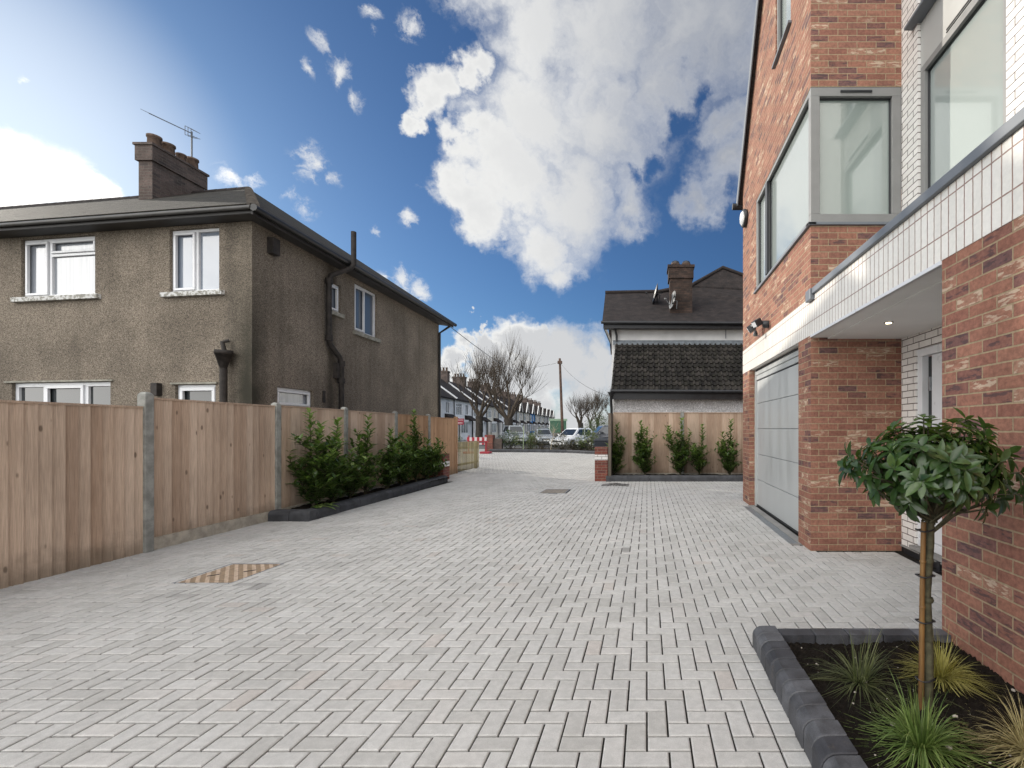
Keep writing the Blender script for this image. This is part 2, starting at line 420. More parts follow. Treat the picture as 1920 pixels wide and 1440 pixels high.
# ------------------------------------------------------------------ ground and driveway
g = MB(); g.box(-260, 260, -30, 700, -1.0, -.030)
tag(g.build('ground', M['earth']), kind='structure')

def driveway():
    mb = MB(); rnd = random.Random(3)
    W, X0, X1, Y0, Y1 = .1, -17.0, 3.1, .7, 28.7
    def ok(x, y):
        if y < 3.30 and x > .60: return False                              # edge course and planter
        if y < 3.05 and x > 1.9: return False
        if x > 2.95: return False
        if 5.5 < y < 9.46 and x > 2.02: return False
        if y > 13.0 and x > -1.1: return False
        if y > 22 and x > -1.0: return False
        if x < -6.3 and y < 16.9: return False
        if -4.43 < x < -3.88 and 4.38 < y < 5.01: return False            # cover
        if -2.42 < x < -1.83 and 10.45 < y < 11.2: return False
        if 1.76 < x and 5.85 < y < 8.75: return False
        if x < -5.3 and 7.3 < y < 12.9: return False
        return True
    patches = [(-4.15, 4.05), (-4.05, 4.12), (-3.72, 4.35), (-3.55, 4.3), (-.2, 5.55)]
    def block(x0, x1, y0, y1, far):
        j, ch = .0044, .0060
        dz = rnd.uniform(-.0011, .0011)
        tl, tw = rnd.uniform(-.0009, .0009), rnd.uniform(-.0009, .0009)
        x0 += j + rnd.uniform(-.0006, .0006); x1 -= j + rnd.uniform(-.0006, .0006); y0 += j + rnd.uniform(-.0006, .0006); y1 -= j + rnd.uniform(-.0006, .0006)
        cx, cy = (x0+x1)/2, (y0+y1)/2
        dark = 0.0
        for px, py in patches:
            if abs(cx-px) < .08 and abs(cy-py) < .07: dark = rnd.uniform(.25, .5)
        t = rnd.random(); t = t if rnd.random() < .99 else 1.0
        tint = (min(t, .93) if t < 1 else 1.0, dark + (rnd.uniform(0, .12) if rnd.random() < .03 else 0), rnd.random())
        zt = lambda a, b: dz + tl*(1 if a > cx else -1) + tw*(1 if b > cy else -1)
        if far:
            mb.face([(x0,y0,dz),(x1,y0,dz),(x1,y1,dz),(x0,y1,dz)], tint)
            return
        lo = -.013
        o = [(x0,y0,lo),(x1,y0,lo),(x1,y1,lo),(x0,y1,lo)]
        i = [(a,b,zt(a,b)) for a, b in ((x0+ch,y0+ch),(x1-ch,y0+ch),(x1-ch,y1-ch),(x0+ch,y1-ch))]
        m = [(a,b,zt(a,b)-.0036) for a, b in ((x0,y0),(x1,y0),(x1,y1),(x0,y1))]
        n = len(mb.v); mb.v.extend(o + m + i)
        for q in ((8,9,10,11),(4,5,9,8),(5,6,10,9),(6,7,11,10),(7,4,8,11),(0,1,5,4),(1,2,6,5),(2,3,7,6),(3,0,4,7)):
            mb.f.append(tuple(n+k for k in q)); mb.t.append(tint); mb.sm.append(False)
    ni, nj = int((X1-X0)/W), int((Y1-Y0)/W)
    for a in range(ni):
        for b in range(nj):
            k = (a - b) % 4; x, y = X0 + a*W, Y0 + b*W
            if k == 0: r = (x, x+2*W, y, y+W)
            elif k == 3: r = (x, x+W, y, y+2*W)
            else: continue
            cells = [(x+W/2, y+W/2), (r[1]-W/2, r[3]-W/2)]; oks = [ok(*c) for c in cells]
            far = y > 15 or x < -7
            if all(oks): block(*r, far=far)
            else:
                for c, o_ in zip(cells, oks):
                    if o_: block(c[0]-W/2, c[0]+W/2, c[1]-W/2, c[1]+W/2, far)
    y = .50                                                                # edge course along the planter
    while y < 3.05:
        block(.60, .775, y, y+.1, False); y += .1
    x = .60
    while x < 1.9:
        block(x, x+.1, 3.10, 3.30, False); x += .1
    return mb
tag(driveway().build('driveway', M['paving'], recalc=False), kind='structure')
g = MB(); g.box(-17, 3.2, .3, 28.8, -.028, -.0125); g.build('joint_sand_bed', M['joint'])
tag(SC.objects['joint_sand_bed'], kind='structure')

# recessed covers, grating, drain and debris
def stripes():
    m, t = new_mat('diagonal_stripe_boards')
    s = t('ShaderNodeSeparateXYZ', {0: t.pos})
    q = t.math('FRACT', t.math('MULTIPLY', t.math('ADD', s.outputs[0], t.math('MULTIPLY', s.outputs[1], .86)), 11.0))
    f = t.mrange(q, .42, .52, 0, 1); n = t.noise(t.pos, 25, 5, .6)
    c = t.mix(f, (.50,.385,.29), (.30,.22,.15))
    c = t.mix(1.0, c, t.mrange(n, .3, .7, .75, 1.15), 'MULTIPLY')
    finish(t, c, .75, t.math('MULTIPLY', f, -1.0), .006, .6, .3); return m
M['stripes'] = stripes()
mc = thing('manhole_cover', (-4.155, 4.69, 0), 'rectangular cover with tan and brown diagonal stripes set in the paving near the left fence', 'manhole cover')
b = MB(); b.box(-4.42,-3.89,4.39,5.0,-.02,-.003); b.build('cover_plate', M['stripes'], mc)
b = MB()
for (a0,a1,b0,b1) in ((-4.435,-3.875,4.375,4.39),(-4.435,-3.875,5.0,5.015),(-4.435,-4.42,4.39,5.0),(-3.89,-3.875,4.39,5.0)): b.box(a0,a1,b0,b1,-.02,.001)
b.build('rim', M['mid_grey'], mc)
for (x, y) in ((-4.27,4.62),(-4.03,4.76)):
    b = MB(); b.bar((x-.035,y-.03,-.001),(x+.035,y+.03,-.001),.012,.006); b.build('keyhole', M['black_plastic'], mc)
dc = thing('drain_cover', (-2.12, 10.8, 0), 'small square recessed drain cover set flush in the middle of the paving', 'drain cover')
b = MB(); b.box(-2.4,-1.85,10.48,11.18,-.02,-.002); b.build('cover_plate', plain('dirty_cover', (.23,.205,.175), .85, .35, 18, .3, 0, .004, 60), dc)
b = MB()
for (a0,a1,b0,b1) in ((-2.42,-1.83,10.46,10.48),(-2.42,-1.83,11.18,11.2),(-2.42,-2.4,10.48,11.18),(-1.85,-1.83,10.48,11.18)): b.box(a0,a1,b0,b1,-.02,.001)
b.build('rim', M['mid_grey'], dc)
cd = thing('channel_drain', (1.84, 7.3, 0), 'narrow grey metal channel drain along the foot of the garage door', 'drain')
b = MB(); b.box(1.775,1.905,5.9,8.7,-.025,-.004); b.build('channel', M['lead'], cd)
b = MB()
for i in range(70): b.box(1.785,1.895,5.915+i*.04,5.937+i*.04,-.004,.0015)
b.build('grating', M['bare_steel'], cd)
b = MB(); b.box(1.905,2.02,5.86,8.85,-.02,.002); tag(b.build('threshold_strip', M['slab']), kind='structure')
b = MB(); b.box(1.765,1.905,5.84,5.9,-.02,-.001); b.box(1.765,1.905,8.7,8.78,-.02,-.001); tag(b.build('pavement_infill', M['slab']), kind='structure')
gt = thing('wire_offcut', (-1.0, 11.9, 0), 'bent scrap of thin wire mesh lying on the paving before the right gate pillar', 'debris')
b = MB()
for i in range(7): b.tube([(-.98+i*.07,11.72,.012),(-.96+i*.07,11.95,.03+.02*math.sin(i)),(-.9+i*.07,12.2,.012)], .006, 4)
for i in range(3): b.tube([(-1.15,11.75+i*.18,.012),(-.8,11.78+i*.18,.03),(-.45,11.72+i*.18,.012)], .006, 4)
b.build('wire_mesh', M['iron'], gt)

# ------------------------------------------------------------------ flower beds
def kerb_run(mb, p, q, w=.15, h=.135, step=.11, side=1, rnd=random.Random(1), gap=.0025):
    """rounded kerb blocks laid from p to q; side: which side of the line is the outer, rounded edge"""
    p, q = Vector(p), Vector(q); d = (q-p); L = d.length; d.normalize(); n = Vector((-d.y, d.x, 0)) * side
    k = max(1, round(L/step)); st = L/k
    prof = [(0,-.02),(0,h*.62),(.006,h*.76),(.022,h*.90),(.045,h*.985),(.075,h),(w,h),(w,-.02)]
    for i in range(k):
        a, e = i*st+gap, (i+1)*st-gap
        t = (rnd.random(), rnd.random(), rnd.random()); jx = rnd.uniform(-.003,.003); jz = rnd.uniform(-.002,.002)
        vs = []
        for s_ in (a, a+.004, e-.004, e):
            inn = .004 if s_ in (a, e) else 0
            for (x, z) in prof:
                x2 = x + (inn if x < w*.5 else -inn); z2 = z - (inn if z > 0 else 0)
                vs.append(p + d*s_ - n*(x2+jx) + Vector((0,0,z2+(jz if z > 0 else 0))))
        m = len(prof)
        fs = [(r*m+c, r*m+c+1, (r+1)*m+c+1, (r+1)*m+c) for r in range(3) for c in range(m-1)]
        mb.mesh(vs, fs, t); mb.face(vs[:m], t); mb.face(vs[-m:], t)

def soil_patch(x0, x1, y0, y1, z, amp, n, rnd):
    mb = MB(); nx = max(3, int((x1-x0)*n)); ny = max(3, int((y1-y0)*n))
    ph = [(rnd.uniform(2,9), rnd.uniform(2,9), rnd.uniform(0,6)) for _ in range(6)]
    def hz(x, y): return z + amp*sum(math.sin(a*x+b*y+c) for a,b,c in ph)/6 + rnd.uniform(-.45,.45)*amp
    vs = [(x0+(x1-x0)*i/nx, y0+(y1-y0)*j/ny, hz(x0+(x1-x0)*i/nx, y0+(y1-y0)*j/ny)) for j in range(ny+1) for i in range(nx+1)]
    mb.mesh(vs, [(j*(nx+1)+i, j*(nx+1)+i+1, (j+1)*(nx+1)+i+1, (j+1)*(nx+1)+i) for j in range(ny) for i in range(nx)], .5, True)
    return mb
rk = random.Random(11)
bed1 = thing('flower_bed', (1.3, 2.0, 0), 'dark soil bed edged in charcoal kerb blocks at the foot of the near brick wall', 'flower bed')
b = MB(); kerb_run(b, (.70,3.118,0), (.70,.2,0), step=.112, side=-1, rnd=rk)
kerb_run(b, (.852,3.118,0), (1.93,3.118,0), step=.20, side=1, rnd=rk)
b.build('kerb_edging', M['kerb_block'], bed1)
soil_patch(.845,1.95,.2,2.972,.085,.026,75,rk).build('soil', M['soil'], bed1)
b = MB()
for i in range(60):
    x, y, r = rk.uniform(.9,1.9), rk.uniform(1.75,2.9), rk.choice((.002,.003,.003,.004,.006,.012))
    q = bmesh.new(); bmesh.ops.create_icosphere(q, subdivisions=1, radius=r)
    s_ = (rk.uniform(.7,1.4), rk.uniform(.7,1.3), rk.uniform(.5,.9))
    b.mesh([Vector((v.co.x*s_[0], v.co.y*s_[1], v.co.z*s_[2])) + Vector((x,y,.098)) for v in q.verts], [[v.index for v in f.verts] for f in q.faces]); q.free()
b.build('pebbles', M['pebble'], bed1)['kind'] = 'stuff'
bed2 = thing('flower_bed', (-5.8, 10, 0), 'long narrow flower bed edged in charcoal kerb along the left timber fence', 'flower bed')
b = MB(); kerb_run(b, (-5.90,7.30,0), (-5.25,7.30,0), w=.17, h=.16, step=.30, side=-1, rnd=rk); kerb_run(b, (-5.25,7.48,0), (-5.47,12.9,0), w=.17, h=.16, step=.60, side=-1, rnd=rk)
b.build('kerb_edging', M['kerb'], bed2)
soil_patch(-6.1,-5.4,7.45,12.9,.11,.03,14,rk).build('soil', M['soil'], bed2)
bed3 = thing('flower_bed', (.4, 13.1, 0), 'narrow flower bed edged in charcoal kerb before the white house fence', 'flower bed')
b = MB(); kerb_run(b, (-1.12,12.82,0), (3.05,12.82,0), w=.17, h=.16, step=.60, side=-1, rnd=rk)
b.build('kerb_edging', M['kerb'], bed3)
soil_patch(-1.1,3.05,12.98,13.7,.11,.03,14,rk).build('soil', M['soil'], bed3)

# ------------------------------------------------------------------ timber fences
def board_panel(mb, p, q, z0, z1, bw=.11, rnd=random.Random(5), n=None):
    """feather-edge boards, each overlapping the next, facing n"""
    p, q = Vector(p), Vector(q); d = q-p; L = d.length; d.normalize()
    k = round(L/bw); st = L/k
    for i in range(k):
        t = (rnd.random(), rnd.random(), rnd.random())
        a, e = p + d*(i*st), p + d*((i+1)*st+.012)
        th0, th1 = .004, .027
        dz = rnd.uniform(-.003,.003)
        c = [a, e, e+n*th1, a+n*th0]
        mb.hexa([Vector((v.x,v.y,z0)) for v in c] + [Vector((v.x,v.y,z1+dz)) for v in c], t)
def fx(y): return -5.82 - .032*(y-4)
lf = thing('timber_fence', (-6.1, 6, 0), 'long tan timber fence with grey concrete posts along the left of the drive', 'fence')
rf = random.Random(9); PN = Vector((1,0,0))
# posts sit where the panels meet
py_ = [1.83, 3.66, 5.49, 7.50, 9.28, 11.26, 13.10, 15.17]
tops = {0:1.70, 1:1.70, 2:1.70, 3:1.81, 4:1.82, 5:1.81, 6:1.80, 7:1.78}
seq = [.4] + py_
for i in range(len(seq)-1):
    a, c = seq[i], seq[i+1]
    x0, x1 = fx(a), fx(c); z1 = tops[i]; last = i >= 6
    mb = MB(); board_panel(mb, (x0,a+.05,0), (x1,c-.05,0), (.15 if 2 < i < 6 else -.012), z1-.022, rnd=rf, n=PN)
    mb.bar((x0+.008,a+.05,z1-.011),(x1+.008,c-.05,z1-.011),.045,.022,(.3,.4,.5))
    for zr in (.35,.95,1.55): mb.bar((x0-.03,a+.05,zr),(x1-.03,c-.05,zr),.05,.06,(.3,.6,.5))
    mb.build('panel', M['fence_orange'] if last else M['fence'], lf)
    if 2 < i < 6:
        k = MB(); k.bar((x0+.003,a+.055,.07),(x1+.003,c-.055,.07),.045,.15); k.build('gravel_board', M['gravelboard'], lf)
for i, y in enumerate(py_):
    if i == 0: continue
    x = fx(y); k = MB(); h = tops[min(i,7)] + .05
    if i == 2: h = 1.87
    if y > 15: k.box(x-.05,x+.05,y-.05,y+.05,0,h); k.build('post', M['fence_orange'], lf, bevel=.008)
    else:
        k.box(x-.045,x+.055,y-.05,y+.05,0,h-.03); c = [(x-.045,y-.05),(x+.055,y-.05),(x+.055,y+.05),(x-.045,y+.05)]
        k.hexa([(a,b_,h-.03) for a,b_ in c] + [(x+(a-x)*.55,y+(b_-y)*.55,h) for a,b_ in c])
        k.build('post', M['concrete'], lf, bevel=.008)

pf = thing('picket_fence', (-6.15, 16.2, 0), 'low pale picket fence continuing from the end of the tall timber fence', 'fence')
mb = MB(); n = 17
for i in range(n):
    y = 15.38 + i*.106; x = -6.17 + (y-15.38)*.02
    c = [(x,y),(x,y+.055),(x-.014,y+.055),(x-.014,y)]; t = (rf.random(), rf.random(), rf.random())
    mb.hexa([(a,b_,.04) for a,b_ in c] + [(a,b_,1.0+rf.uniform(-.01,.01)) for a,b_ in c], t)
mb.build('pickets', M['picket'], pf)
mb = MB()
for z in (.25,.8): mb.bar((-6.215,15.36,z),(-6.18,17.2,z),.035,.07,(.5,.3,.2))
mb.build('rail', M['picket'], pf)
mb = MB(); mb.box(-6.29,-6.2,17.1,17.19,0,.98); mb.build('post', M['picket'], pf)

rfence = thing('timber_fence', (.5, 13.75, 0), 'tan timber fence panels standing in front of the white house', 'fence')
yb = 13.75
for a, c in ((-.98,.98),(1.08,3.0)):
    mb = MB(); board_panel(mb, (c,yb,0), (a,yb,0), .15, 1.90, rnd=rf, n=Vector((0,-1,0)))
    mb.bar((a,yb-.01,1.91),(c,yb-.01,1.91),.045,.022,(.3,.4,.5)); mb.build('panel', M['fence'], rfence)
    k = MB(); k.box(a,c,yb-.03,yb+.02,0,.15); k.build('gravel_board', M['gravelboard'], rfence)
for x, h in ((1.03,1.95),):
    k = MB(); k.box(x-.05,x+.05,yb-.06,yb+.04,0,h); k.build('post', M['concrete'], rfence, bevel=.008)
k = MB(); k.box(-1.06,-.985,yb-.9,yb+.05,.02,1.87); k.build('end_board', M['old_wood'], rfence)

def low_pillar(x0, x1, y0, y1, h, label):
    p = thing('gate_pillar', ((x0+x1)/2,(y0+y1)/2,0), label, 'pillar')
    zb = h-.34
    k = MB(); k.box(x0,x1,y0,y1,-.02,zb); k.box(x0,x1,y0,y1,h-.19,h-.004); k.build('brick_body', M['pillar_brick'], p)
    k = MB(); k.box(x0-.003,x1+.003,y0-.003,y1+.003,zb,h-.19); k.build('white_brick_band', M['white_brick'], p)
    k = MB(); k.box(x0-.004,x1+.004,y0-.004,y1+.004,h-.004,h+.012); k.build('cap', M['pillar_brick'], p)
    return p
low_pillar(-1.43,-1.08,12.87,13.22,.92,'low dark red brick pillar with white brick band beside the kerbed bed before the white house')
low_pillar(-6.06,-5.66,13.05,13.45,.72,'low dark red brick pillar with white brick band behind shrubs along the left fence')

# ------------------------------------------------------------------ pebbledash house
A = Vector((-7.07,8.4,0)); d1 = Vector((-.990,.140,0)).normalized(); d2 = Vector((-.0452,.999,0)).normalized()
n1 = Vector((-d1.y, d1.x, 0)) * 1; n1 = n1 if n1.y < 0 else -n1
n2 = Vector((d2.y, -d2.x, 0)); n2 = n2 if n2.x > 0 else -n2
F1, F2 = Frame(A, d1, n1), Frame(A, d2, n2)
LW, LS, HW = 13.0, 8.41, 5.17
lh = thing('pebbledash_house', tuple(A), 'brown pebbledash two storey house with hipped tile roof and four chimney pots', 'house')
def house_stain(t):
    s = t('ShaderNodeSeparateXYZ', {0: t.pos})
    jit = t.math('MULTIPLY', t.math('SUBTRACT', t.noise(t.pos, 3.0, 4), .5), .35)
    def line(px, py, w):
        dx = t.math('SUBTRACT', s.outputs[0], px); dy = t.math('SUBTRACT', s.outputs[1], py)
        r = t.math('ADD', t.math('SQRT', t.math('ADD', t.math('MULTIPLY', dx, dx), t.math('MULTIPLY', dy, dy))), jit)
        return t.mrange(r, 0, w, .97, 0)
    zf = t.mrange(s.outputs[2], 4.6, 2.2, .25, 1)
    c = A + d1*.1
    p = A + d2*2.25
    return [(t.math('MULTIPLY', line(c.x, c.y, .46), zf), (.045,.043,.033)), (t.math('MULTIPLY', line(p.x, p.y, .30), .8), (.05,.042,.032)),
            (t.math('MULTIPLY', line((A+d1*.45).x, (A+d1*.45).y, .22), .4), (.06,.055,.045))]
M['dash'] = pebbledash('brown_pebbledash', (.17,.142,.112), (.29,.247,.198), house_stain)
h1 = [(.68,1.74,3.94,5.10),(3.40,5.14,3.98,5.11),(3.05,5.37,.15,2.33),(.755,1.62,.15,2.25)]
h2 = [(2.19,2.62,4.13,4.78),(3.185,4.23,3.86,5.05),(.61,1.64,1.86,2.25)]
b = MB(); wall(b, F1, 0, LW, 0, HW, h1, .1); wall(b, F2, 0, LS, 0, HW, h2, .1)
FB = Frame(A + d1*LW, d2, -n2); wall(b, FB, 0, LS, 0, HW)
FC = Frame(A + d2*LS, d1, -n1); wall(b, FC, 0, LW, 0, HW)
b.build('wall', M['dash'], lh, recalc=False)
W = M['white_pvc']
window(F1,.68,1.74,3.94,5.10,lh,W,M['g_blue'],[('v',1.21,3.94,5.10)],[(1.235,1.69,3.99,5.05)],sill=(.12,.07,.085),smat=M['flaky'])
window(F1,3.40,5.14,3.98,5.11,lh,W,M['g_net'],[('v',4.52,3.98,5.11),('h',4.79,3.45,4.50)],[(3.45,4.48,4.82,5.06),(4.56,5.09,4.03,5.06)],sill=(.14,.07,.09),smat=M['flaky'])
window(F1,3.05,5.37,.15,2.33,lh,W,M['g_dark'],[('v',3.68,.15,2.33),('v',4.66,.15,2.33)],[(3.72,4.62,.2,2.28)],w=.08,name='french_door')
window(F1,.755,1.62,.15,2.25,lh,W,M['g_dark'],(),[(.81,1.56,.2,2.2)],w=.08,name='back_door')
for q_ in ((2.97,5.5,2.335),(.70,1.68,2.255)):
    b = MB(); b.fbox(F1,q_[0],q_[1],0,.035,q_[2],q_[2]+.03); b.build('drip_strip', M['stone_sill'], lh)
window(F2,2.19,2.62,4.13,4.78,lh,W,M['g_street'],(),[(2.24,2.57,4.18,4.73)],sill=(.06,.06,.09),smat=M['stone_sill'])
window(F2,3.185,4.23,3.86,5.05,lh,W,M['g_street'],[('v',3.71,3.86,5.05)],[(3.235,3.685,3.91,5.0)],sill=(.08,.07,.10),smat=M['stone_sill'])
window(F2,.61,1.64,1.86,2.25,lh,W,M['g_net'],(),[(.66,1.59,1.91,2.2)])
# roof: hipped end, ridge along the facade
ov = .34
def off(p, a, c): return p + n1*a + n2*c
Ae = off(A, ov, ov); Be = A + d2*LS - n1*ov + n2*ov; Le = A + d1*(LW+.1) + n1*ov; Lb = A + d1*(LW+.1) + d2*LS - n1*ov
RI = A + d2*4.22 + d1*3.95; RL = RI + d1*(LW+.1-3.95)
ze, zr = 5.25, 8.10
P = lambda v, z: Vector((v.x, v.y, z))
b = MB()
b.face([P(Ae,ze),P(RI,zr),P(RL,zr),P(Le,ze)]); b.face([P(Ae,ze),P(Be,ze),P(RI,zr)]); b.face([P(Be,ze),P(Lb,ze),P(RL,zr),P(RI,zr)])
b.face([P(Le,ze),P(RL,zr),P(Lb,ze)])
ro = b.build('roof', M['mosstile'], lh, recalc=False)
m = ro.modifiers.new('thick', 'SOLIDIFY'); m.thickness = .07; m.offset = 1
b = MB()
for k in range(24):
    f0, f1 = k/24, (k+1)/24
    p0, p1 = P(Ae,ze+.05).lerp(P(RI,zr+.05), f0), P(Ae,ze+.05).lerp(P(RI,zr+.05), f1+.012)
    b.tube([p0,p1],[.092,.072],10)
b.build('hip_tiles', M['hip_tile'], ro)
b = MB()
for k in range(28):
    p0, p1 = P(RI,zr+.03).lerp(P(RL,zr+.03), k/28), P(RI,zr+.03).lerp(P(RL,zr+.03), (k+1)/28)
    b.tube([p0,p1],[.10,.095],8)
b.build('ridge_tiles', M['tile'], ro)
b = MB()
b.bar(P(Ae,ze-.045)-n1*.02, P(Le,ze-.045)-n1*.02, .025, .10); b.bar(P(Ae,ze-.055)-n2*.02, P(Be,ze-.055)-n2*.02, .025, .12)
q = [P(Ae,ze-.09), P(Le,ze-.09), P(A+d1*LW,ze-.09), P(A,ze-.09)]; b.face(q); q = [P(Ae,ze-.09),P(A,ze-.09),P(A+d2*LS,ze-.09),P(Be,ze-.09)]; b.face(q)
b.build('fascia', M['fascia'], lh)
b = MB(); b.tube([P(Ae,ze-.01)+n1*.04, P(Le,ze-.01)+n1*.04], .035, 8); b.build('gutter', M['gutter_pale'], lh)
b = MB(); b.tube([P(Ae,ze-.02)+n2*.06+n1*.06, P(Be,ze-.02)+n2*.06], .062, 8); b.build('gutter', M['black_paint'], lh)
# chimney with four pots and an aerial
chx = -13.0; CH0, CH1 = 12.28, 13.72
ch = MB(); ch.box(chx-.30,chx+.06,CH0,CH1,7.0,8.45); ch.box(chx-.35,chx+.11,CH0-.05,CH1+.05,8.45,8.84); ch.box(chx-.38,chx+.14,CH0-.08,CH1+.08,8.84,8.90)
co = ch.build('chimney', M['old_brick'], lh)
for i, (y, r, h) in enumerate(((12.50,.145,.34),(12.86,.145,.34),(13.22,.11,.28),(13.54,.14,.34))):
    k = MB(); k.lathe((chx-.12,y,8.885),[(r,0),(r*.92,h*.8),(r*1.08,h*.84),(r*1.08,h),(r*.8,h),(r*.78,h*.5)],14); k.build('chimney_pot', M['clay'], co)
ae = MB(); base = at(359.5,292,13.6); top = at(359.5,250,13.6); tipp = at(279,212,12.4)
ae.tube([base-Vector((0,0,.5)), top+Vector((0,0,.05))], .022, 6); ae.tube([top, tipp], .014, 5)
dv = (tipp-top)
for i in range(9):
    c = top + dv*(.30+.085*i); ae.tube([c+Vector((-.10,-.14,.03)), c+Vector((.10,.14,-.03))], .006, 4)
for i in range(3):
    c = top + dv*(.02+.075*i)
    for s_ in (-.13,.13): ae.tube([c+Vector((0,0,s_)), c+Vector((.12,.16,s_*.6))], .008, 4)
    ae.tube([c+Vector((0,0,-.13)), c+Vector((0,0,.13))], .008, 4)
ae.build('aerial', M['mid_grey'], lh)
# pipes
def fp(F, s, d, z): return F(s,d,z)
b = MB(); b.tube([F2(2.33,.46,5.95),F2(2.33,.46,5.20),F2(2.30,.40,5.10),F2(2.06,.12,4.86),F2(2.02,.10,4.70),F2(2.02,.10,3.45),F2(2.05,.10,3.33),F2(2.42,.10,3.08),F2(2.48,.10,2.95),F2(2.48,.10,0)], .055, 10)
for z in (4.72,3.46,2.95,2.55): 
    s_ = 2.02 if z > 3.3 else 2.48; b.tube([F2(s_,.10,z-.06),F2(s_,.10,z+.06)], .075, 10)
b.fbox(F2,2.33,2.42,0,.1,2.6,2.95)
b.build('soil_pipe', M['iron'], lh)
b = MB(); b.tube([F2(8.33,.42,5.1),F2(8.33,.06,4.85),F2(8.33,.06,0)], .04, 8); b.build('downpipe', M['black_paint'], lh)
b = MB(); c = F1(.445,.12,0)
b.tube([c+Vector((0,0,0)),c+Vector((0,0,2.52))], .055, 10)
b.lathe((c.x,c.y,2.50),[(.06,0),(.085,.05),(.16,.26),(.175,.27),(.175,.33),(.15,.33)],4)
b.tube([c+Vector((.02,0,2.80)),c+Vector((-.02,.0,2.98)),c+Vector((.05,.06,3.02))], .035, 8)
b.build('hopper_pipe', M['iron'], lh)
b = MB(); b.fbox(F1,1.90,2.03,0,.09,2.05,2.28); b.build('vent_cowl', M['iron'], lh)
b = MB(); b.fbox(F2,.35,.52,0,.12,4.72,5.02); b.build('corbel', M['iron'], lh)
b = MB(); b.fbox(F2,1.95,2.03,0,.02,2.02,2.28); b.build('air_brick', M['iron'], lh)
# ------------------------------------------------------------------ modern brick house
WX, TX = 1.93, 3.0
mh = thing('modern_brick_house', (WX, 5.5, 0), 'new red brick house with white brick band, grey garage door and glazed corner bay window', 'house')
GW = Frame((WX,0,0),(0,1,0),(-1,0,0))        # face towards the drive: s is y
GF = Frame((0,5.53,0),(1,0,0),(0,-1,0))      # wing face towards the camera: s is x
TW = Frame((TX,0,0),(0,1,0),(-1,0,0))        # set-back face
b = MB()
wall(b, GW, 5.53, 9.43, 2.992, 6.25, [(5.529,8.30,3.86,5.47,'corner')], .12)
wall(b, GW, 5.53, 7.2, 6.25, 9.2, [(6.30,7.04,6.88,8.6)], .12)
b.face([GW(7.2,0,6.25),GW(9.43,0,6.25),GW(7.2,0,9.42)]); b.face([GW(5.53,0,9.2),GW(7.2,0,9.2),GW(7.2,0,9.42),GW(5.53,0,11.79)])
wall(b, GF, WX, TX+.4, 2.992, 3.86); wall(b, GF, WX, TX+.4, 5.47, 11.79)
b.face([(WX,9.43,0),(9,9.43,0),(9,9.43,6.25),(WX,9.43,6.25)])
b.build('upper_brick_wall', M['brick'], mh, recalc=False)
b = MB()
b.box(WX,TX,5.53,5.98,0,2.54); b.build('garage_pier', M['brick'], mh)
b = MB(); b.box(WX,TX,8.85,9.43,0,2.54); b.build('garage_pier', M['brick'], mh)
b = MB(); b.box(WX,TX-.02,-3.0,3.07,0,2.54); b.build('near_brick_wall', M['brick'], mh)
b = MB(); b.box(WX-.003,WX+.2,-3.0,9.43,2.541,2.990); b.build('soldier_band', M['soldier'], mh)
b = MB(); b.box(WX-.035,WX+.22,-3.0,5.53,2.992,3.062); b.box(WX-.055,WX+.02,5.40,5.56,2.93,3.06); b.build('coping', M['mid_grey'], mh, bevel=.006)
b = MB(); b.box(WX+.22,TX+.1,-3.0,5.53,2.9,3.0); b.build('balcony_floor', M['lead'], mh)
b = MB(); b.box(WX+.2,TX,3.0,5.53,2.50,2.535); b.box(WX+.012,WX+.2,3.07,5.53,2.515,2.5405); b.build('porch_soffit', M['soffit'], mh)
b = MB(); b.box(WX-.008,WX+.02,3.07,5.53,2.515,2.541); b.build('soffit_trim', M['white_pvc'], mh)
dl = MB(); dl.lathe((2.41,4.68,2.50),[(.045,-.006),(.045,.004),(.03,.004)],16); dlo = dl.build('downlight', M['bare_steel'], mh)
def emit(name, c, s):
    m, t = new_mat(name); t.b.inputs['Emission Color'].default_value = (*c,1); t.b.inputs['Emission Strength'].default_value = s; return m
k = MB(); k.lathe((2.41,4.68,2.4925),[(.028,0),(.028,.003),(.01,.003)],12); k.build('lamp', emit('warm_lamp',(1,.82,.5),18), dlo)
# white brick set-back wall with big window above, door below
b = MB(); wall(b, TW, -3.0, 5.53, 3.0, 9.0, [(3.92,5.20,3.08,9.01)], .12); b.build('white_upper_wall', M['white_brick'], mh, recalc=False)
b = MB(); wall(b, TW, 2.6, 5.53, .07, 2.54, [(4.10,5.24,.071,2.32)], .12); b.build('white_porch_wall', M['white_brick'], mh, recalc=False)
GFm, DK = M['grey_frame'], M['dark_frame']
def grey_window(F, s0, s1, z0, z1, g, w=.075, splits=(), depth=-.06, name='window', gasket=True):
    mb = MB(); frame_bars(mb, F, s0, s1, z0, z1, w, depth-.05, depth+.03)
    for p in splits: mb.fbox(F, p-w*.45, p+w*.45, depth-.05, depth+.028, z0+w, z1-w)
    fr = mb.build(name, GFm, mh, bevel=.004)
    e = [s0+w] + [v for p in splits for v in (p-w*.45, p+w*.45)] + [s1-w]
    gk = MB(); gp = MB()
    for a, c in zip(e[::2], e[1::2]):
        frame_bars(gk, F, a, c, z0+w, z1-w, .013, depth-.045, depth-.008)
        q = .013
        gp.face([F(a+q,depth-.03,z0+w+q),F(c-q,depth-.03,z0+w+q),F(c-q,depth-.03,z1-w-q),F(a+q,depth-.03,z1-w-q)])
    gk.build('gasket', DK, fr); gp.build('pane', g, fr)
    return fr
w1 = grey_window(TW, 3.92, 5.20, 3.09, 5.43, M['g_white'], name='large_window')
